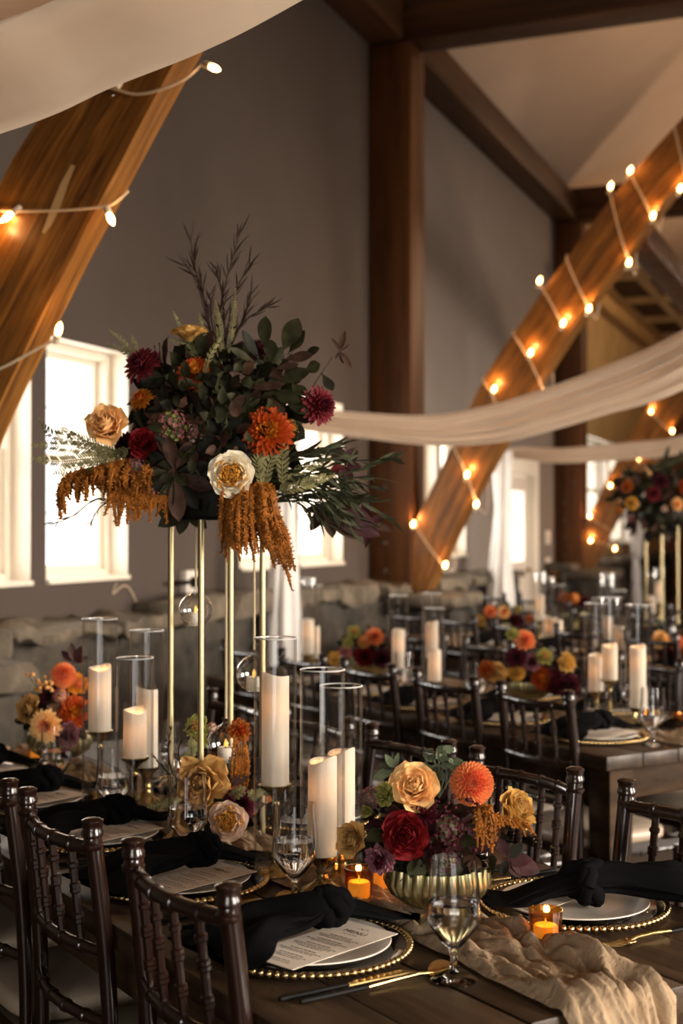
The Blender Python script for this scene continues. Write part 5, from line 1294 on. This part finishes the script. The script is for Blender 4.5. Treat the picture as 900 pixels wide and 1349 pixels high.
# ---------------------------------------------------------------- low bowls of flowers
def make_bowl(R=.086):
    m = MB(); prof = [(.0, 0), (.050, 0), (.052, .003), (.044, .009), (.022, .018), (.016, .026), (.020, .031), (.052, .040), (.078, .058), (R + .003, .078), (R, .104), (R - .004, .104), (R - .003, .080), (.070, .060), (.04, .05), (0, .047)]
    lathe(m, prof, 224, rad=lambda a, z: 1 + (.06 if z > .03 else .09) * (abs(cos(14 * a)) ** .7) - .04); return m
bowl_me = make_bowl().mesh('footed_bowl', M['antique'], 80)
def bowl(p, label):
    o = link('footed_bowl', bowl_me, None, p, (0, 0, .2)); return tag(o, label, 'bowl', 'antique gold footed bowls')
def low_arrangement(p, label, group='low bowls of flowers', rad=(.115, .10, .065), n=120, mats=('leaf_dark', 'plum', 'leaf', 'leaf_brown'), up=.052, seed=5, L=.045):
    g = thing('flower_arrangement', label, 'flower arrangement', p + Vector((0, 0, .100)), 0, group)
    m = MB(); sphere(m, p + Vector((0, 0, .108)), .070, 16, 8, 0, (1, 1, .55)); wpart(m, 'floral_foam', ['leaf_dark'], g, 'dark inner mass of stems')
    foliage(g, p + Vector((0, 0, .100 + up)), rad, n, L, .016, list(mats), seed, 'foliage', 'dark mixed filler leaves', 'ovate', .25, (.5, 1.0), .5, lambda d: d.z > -.25 or abs(d.z) < .3)
    return g
pb = Vector((.160, 2.262, .7575)); bowl(pb, 'antique gold ribbed bowl on a foot below the dark red rose')
g = low_arrangement(pb, 'low arrangement with the dark red rose and big coral dahlia', n=150, seed=5)
f = lambda *a, **k: bloom(g, *a, **k)
f('rose', 'peach', 'peach', 546, 1034, 2.20, 68, (-.1, .45, .9), 'peach rose', 4)
f('dahlia', 'coral', 'coral_in', 623, 1031, 2.20, 62, (.05, .25, 1), 'coral ball dahlia', 1)
f('rose', 'red', 'red', 534, 1098, 2.15, 66, (-.05, .12, 1), 'velvety dark red rose', 6)
f('rose', 'tan', 'tan', 463, 1105, 2.22, 50, (-.6, .15, .75), 'tan rose leaning out', 7)
f('rose', 'mustard', 'tan', 680, 1064, 2.27, 62, (.55, .5, .6), 'mustard rose leaning out', 8)
f('carnation', 'mauve', 'wine', 500, 1132, 2.16, 42, (-.3, -.1, .95), 'mauve ruffled carnation', 1)
f('mum', 'wine', 'burgundy', 556, 1066, 2.19, 48, (.1, .55, .8), 'wine chrysanthemum', 3)
f('bud', 'lime', 'lime', 484, 1068, 2.24, 32, (-.25, .3, .9), 'greenish bud', 1)
f('carnation', 'lime', 'lime', 508, 1044, 2.26, 36, (-.3, .6, .7), 'lime green bloom', 3)
f('hydrangea', 'mauve', 'pink', 488, 1052, 2.28, 34, (-.5, .5, .7), 'dusty mauve florets', 6)
f('hydrangea', 'wine', 'mauve', 590, 1090, 2.19, 48, (.1, .2, .9), 'dark berry-coloured florets', 7)
f('hydrangea', 'plum', 'wine', 585, 1130, 2.20, 42, (.1, 0, .9), 'dark plum florets', 8)
m = MB(); r = random.Random(6)
for (x, y) in ((572, 1000), (560, 1010), (590, 1006), (600, 1012), (578, 990), (585, 1020), (568, 1022)):
    rr = random.Random(x); 
    for k in range(9): d = rv(rr); p = at(x + d.x * 9, y + d.z * 9, 2.24 + d.y * .01); leaf(m, p, d + Vector((0, -.3, .4)), rv(rr), .016, .0075, .2, .1, 0, 4, 'ovate', 0, rr)
    tube(m, pxp((x, y, 2.24), (578, 1050, 2.25)), .0012, 5)
wpart(m, 'eucalyptus', ['sage'], g, 'grey-green rounded sprigs at the top')
st = []
for k in range(16): x = 628 + r.uniform(0, 24); y = 1070 + r.uniform(-8, 16); st.append((pxp((630, 1066, 2.2), (x, y, 2.16), (x + r.uniform(-6, 8), y + r.uniform(18, 44), 2.15)), .0068))
for k in range(10): x = 640 + k * 5.6; y = 1070 + k * 1.6; st.append((pxp((x - 8, y - 2, 2.18), (x + 4, y + 2, 2.16), (x + 13, y + 12 + r.uniform(-4, 8), 2.15)), .0062))
amaranth(g, 'amaranthus', st, 'bright orange amaranth spilling over the bowl', size=.0026, dens=.7)
rosette(g, 668, 1130, 2.20, [(-10, -26, 0), (18, -20, 0), (30, 2, 0), (16, 22, -4), (-8, 20, -6), (40, 16, 0)], ['plum', 'leaf_dark'], 'deep wine leaves at the rim', W=.42, seed=3)
rosette(g, 520, 1012, 2.28, [(-20, -6, 0), (-12, -18, 0), (4, -20, 0), (-28, 12, 0)], ['leaf', 'sage'], 'green leaf tips', W=.3, seed=4)
m = MB()
for k in range(70):
    d = rv(r); p = at(598 + d.x * 46, 1088 + d.z * 40, 2.19 + d.y * .03); sphere(m, p, r.uniform(.002, .004), 6, 4, r.randrange(2))
wpart(m, 'berry_sprig', ['plum', 'wine'], g, 'tiny dark red berries')
tube_ = None

# arrangement by the stone wall
pb = TW(1.37, 3.55, .7575); pb = at(80, 700, 3.72); pb.z = .7575
bowl(pb, 'antique gold bowl half hidden below the peach dahlias by the stone wall')
g = low_arrangement(pb, 'low arrangement of coral and peach dahlias by the stone wall', n=110, seed=9)
f = lambda *a, **k: bloom(g, *a, **k)
f('dahlia', 'coral', 'coral_in', 83, 888, 3.68, 37, (.1, .35, 1), 'coral ball dahlia', 1)
f('open_dahlia', 'peach', 'coral', 60, 956, 3.60, 46, (-.1, .1, 1), 'peach open dahlia', 2)
f('rose', 'tan', 'mustard', 38, 933, 3.66, 42, (-.55, .3, .8), 'tan rose', 7)
f('open_dahlia', 'wine', 'plum', 68, 914, 3.68, 36, (0, .2, 1), 'dark wine dahlia', 3)
f('mum', 'orange', 'gold', 100, 937, 3.64, 42, (.3, .1, .9), 'rust orange chrysanthemum', 2)
f('carnation', 'gold', 'coral', 103, 900, 3.70, 30, (.4, .4, .8), 'apricot bloom', 3)
f('hydrangea', 'pink', 'coral', 80, 918, 3.66, 24, (.1, .2, 1), 'dusty pink florets', 4)
f('carnation', 'mauve', 'wine', 90, 968, 3.62, 34, (.1, -.1, 1), 'dark mauve bloom', 1)
rosette(g, 98, 872, 3.74, [(-16, -14, 0), (-4, -24, 0), (10, -20, 0), (18, -6, 0)], ['plum', 'leaf_brown'], 'dark wine leaf tips', W=.34, seed=3)
m = MB(); r = random.Random(2)
for k in range(17):
    x, y = 36 + r.uniform(0, 34), 892 + r.uniform(-4, 18) ; p = at(x, y, 3.66 + r.uniform(-.02, .03)); sphere(m, p, .0062, 8, 6, 0); tube(m, [p, at(60 + r.uniform(-4, 4), 918, 3.70)], .0009, 4, 1)
wpart(m, 'berry_sprig', ['berry', 'leaf'], g, 'small orange hypericum berries')

# flowers laid round the foot of the gold stand
pc = at(285, 700, 2.93); pc.z = .757
g = thing('flower_arrangement', 'loose tan and blush roses at the foot of the gold stand', 'flower arrangement', pc, 0, 'low bowls of flowers')
m = MB(); lathe(m, [(0, 0), (.035, 0), (.045, .02), (.045, .045), (.04, .05), (0, .05)], 18, M=Matrix.Translation(pc)); wpart(m, 'floral_foam', ['leaf_dark'], g, 'dark foam base')
foliage(g, pc + Vector((.0, .03, .08)), (.10, .075, .085), 110, .05, .014, ['leaf_dark', 'leaf_brown', 'leaf', 'rust'], 31, 'foliage', 'dark russet filler leaves')
f = lambda *a, **k: bloom(g, *a, **k)
f('ruffled', 'tan', 'tan', 265, 1030, 2.86, 72, (-.1, .15, 1), 'large ruffled tan rose', 9)
f('garden_rose', 'blush', 'butter', 301, 1080, 2.78, 52, (.08, .15, 1), 'pale blush garden rose with golden heart', 1)
f('carnation', 'lime', 'mustard', 259, 957, 2.96, 34, (-.2, .4, .9), 'greenish carnation', 2)
f('carnation', 'lime', 'mustard', 262, 975, 2.95, 26, (-.2, .2, .9), 'greenish carnation', 3)
f('carnation', 'rust', 'orange', 316, 962, 2.96, 32, (.2, .3, .9), 'rust celosia bloom', 4)
f('mum', 'wine', 'plum', 318, 1058, 2.84, 44, (.3, .2, .9), 'dark wine chrysanthemum', 3)
f('hydrangea', 'pink', 'blush', 279, 958, 2.97, 16, (.2, .3, .9), 'tiny pink florets', 5)
m = MB(); r = random.Random(4)
for path in (((300, 1050, 2.85), (312, 1045, 2.83), (322, 1036, 2.82)), ((310, 1055, 2.86), (330, 1048, 2.85), (350, 1040, 2.85)), ((250, 1010, 2.92), (247, 1000, 2.9), (244, 990, 2.9)), ((240, 1052, 2.82), (222, 1056, 2.8), (196, 1062, 2.78)), ((255, 1000, 2.93), (254, 985, 2.93), (252, 972, 2.93))):
    m = MB(); frond(m, pxp(*path), .017, .0019, .005, 0, .2, 50, r); wpart(m, 'fern_sprig', ['fern'], g, 'small olive fern tip')
st = []
for k in range(9): x = 312 + r.uniform(-10, 14); st.append((pxp((x, 1040, 2.92), (x + r.uniform(-4, 8), 1005, 2.9), (x + r.uniform(-4, 10), 975 + r.uniform(-8, 16), 2.9)), .0055))
amaranth(g, 'amaranthus', st, 'upright rust amaranth spikes', size=.0026, dens=.6)
m = MB()
for path, n in ((((230, 1030, 2.95), (222, 990, 2.95), (226, 958, 2.95)), 10), (((240, 1020, 2.95), (236, 985, 2.95), (250, 955, 2.95)), 8), (((236, 1030, 2.93), (215, 1010, 2.93), (200, 990, 2.93)), 8)): m = MB(); twig(m, pxp(*path), n, .022, .0014, 0, .6, r); wpart(m, 'twig', ['twig'], g, 'fine brown twig')

# arrangements on the tables beyond
def far_arr(px, Y, label, blooms, seed, n=70, k=1.0, bowl_label=None):
    p = at(px, 700, Y); p.z = .7575; bowl(p, bowl_label)
    g = low_arrangement(p, label, 'low bowls of flowers', (.125, .10, .07), n, ('leaf_dark', 'plum', 'leaf', 'leaf_brown'), .055, seed, .05)
    for (kind, c1, c2, x, y, s, fx, fy) in blooms: bloom(g, kind, c1, c2, x, y, Y - .10, s, (fx, fy, .9), None, 2)
    return g
far_arr(695, 5.0, 'low arrangement with apricot dahlia and yellow ball on the second table', (('open_dahlia', 'coral', 'coral_in', 692, 842, 30, .1, .5), ('rose', 'tan', 'mustard', 654, 886, 30, -.2, .1), ('dahlia', 'yellow', 'mustard', 681, 885, 26, 0, .1), ('open_dahlia', 'wine', 'plum', 680, 866, 30, 0, .3), ('mum', 'orange', 'gold', 716, 894, 32, .1, .1), ('carnation', 'mustard', 'yellow', 748, 872, 28, .5, .3), ('carnation', 'rust', 'orange', 640, 882, 26, -.5, .2), ('carnation', 'lime', 'mustard', 718, 864, 24, .2, .5), ('carnation', 'wine', 'plum', 750, 905, 36, .4, -.1), ('mum', 'wine', 'burgundy', 733, 898, 34, .3, 0), ('carnation', 'lime', 'lime', 675, 834, 18, 0, .7), ('carnation', 'mauve', 'wine', 700, 872, 26, .1, .2)), 41, 90, 1, 'antique gold bowl under the apricot dahlia on the second table')
far_arr(488, 5.86, 'low arrangement with red dahlia and coral blooms on the second table', (('open_dahlia', 'coral', 'coral_in', 494, 838, 26, .2, .4), ('dahlia', 'coral', 'peach', 481, 842, 18, 0, .5), ('open_dahlia', 'red', 'wine', 480, 864, 30, 0, .2), ('carnation', 'yellow', 'mustard', 441, 868, 20, -.3, .1), ('carnation', 'lime', 'mustard', 466, 832, 20, -.1, .6), ('carnation', 'mustard', 'lime', 479, 846, 16, 0, .4), ('carnation', 'pink', 'mauve', 455, 858, 20, -.4, .3), ('mum', 'wine', 'plum', 505, 868, 26, .3, 0), ('carnation', 'lime', 'lime', 458, 846, 16, -.2, .5)), 42, 90, 1, 'antique gold bowl under the red dahlia on the second table')
far_arr(658, 8.1, 'small blurred arrangement before the white door on the third table', (('rose', 'mustard', 'yellow', 632, 818, 16, -.3, .1), ('open_dahlia', 'coral', 'coral_in', 646, 805, 18, 0, .4), ('open_dahlia', 'peach', 'coral', 664, 806, 19, .1, .3), ('mum', 'wine', 'plum', 652, 820, 20, 0, .1), ('mum', 'wine', 'burgundy', 682, 818, 20, .3, .1), ('carnation', 'rust', 'orange', 698, 816, 14, .4, .2), ('carnation', 'lime', 'mustard', 682, 802, 12, .1, .7)), 43, 60, 1, 'antique gold bowl on the third table before the white door')
far_arr(884, 6.6, 'yellow and coral arrangement at the picture side on the third table', (('rose', 'peach', 'yellow', 870, 842, 24, -.2, .2), ('open_dahlia', 'coral', 'coral_in', 892, 846, 22, .1, .2), ('mum', 'wine', 'plum', 880, 862, 26, 0, 0), ('carnation', 'rust', 'orange', 905, 858, 22, .3, .1)), 44, 60, 1, 'antique gold bowl on the third table at the picture side')
far_arr(755, 9.0, 'tiny blurred arrangement with one orange ball on the furthest table', (('dahlia', 'gold', 'peach', 757, 788, 16, 0, .2), ('mum', 'rust', 'orange', 742, 786, 14, -.2, .2), ('mum', 'wine', 'plum', 770, 792, 16, .1, .1)), 45, 50, 1, 'antique gold bowl on the furthest table under the orange ball')

# the second tall arrangement
pf = at(872, 700, 9.3); pf.z = .754
dup(stand, pf, TANG, 'distant tall gold stand on the furthest table, under the dark blurred flowers')
p2 = Vector((pf.x, pf.y, SH + .0065))
g = thing('flower_arrangement', 'dark blurred tall arrangement with a yellow bloom beside the far arch', 'flower arrangement', p2, 0, 'tall autumn flower arrangements')
m = MB(); lathe(m, [(0, 0), (.12, 0), (.16, .06), (.15, .14), (.08, .24), (0, .27)], 16, M=Matrix.Translation(p2)); wpart(m, 'floral_foam', ['leaf_dark'], g, 'dark inner mass of stems')
foliage(g, p2 + Vector((0, 0, .16)), (.36, .22, .24), 260, .09, .028, ['leaf', 'leaf_dark', 'leaf_brown'], 51, 'foliage', 'dark green leaf mass')
foliage(g, p2 + Vector((-.05, 0, .30)), (.30, .18, .20), 60, .11, .02, ['leaf', 'willow'], 52, 'foliage', 'loose upper sprigs')
for (k, a, b, x, y, s, fx, fy) in (('dahlia', 'yellow', 'mustard', 832, 663, 19, -.3, .1), ('dahlia', 'gold', 'yellow', 817, 672, 8, -.4, .1), ('open_dahlia', 'peach', 'coral', 893, 664, 18, .2, .1), ('mum', 'burgundy', 'wine', 862, 650, 20, 0, .2), ('mum', 'wine', 'plum', 872, 632, 20, 0, .4), ('carnation', 'mauve', 'pink', 830, 684, 10, -.2, 0), ('carnation', 'blush', 'pink', 876, 670, 8, 0, 0), ('mum', 'rust', 'orange', 826, 640, 16, -.3, .4), ('mum', 'orange', 'gold', 905, 640, 20, .3, .3)):
    bloom(g, k, a, b, x, y, 9.02, s, (fx, fy, .9), None, 2)
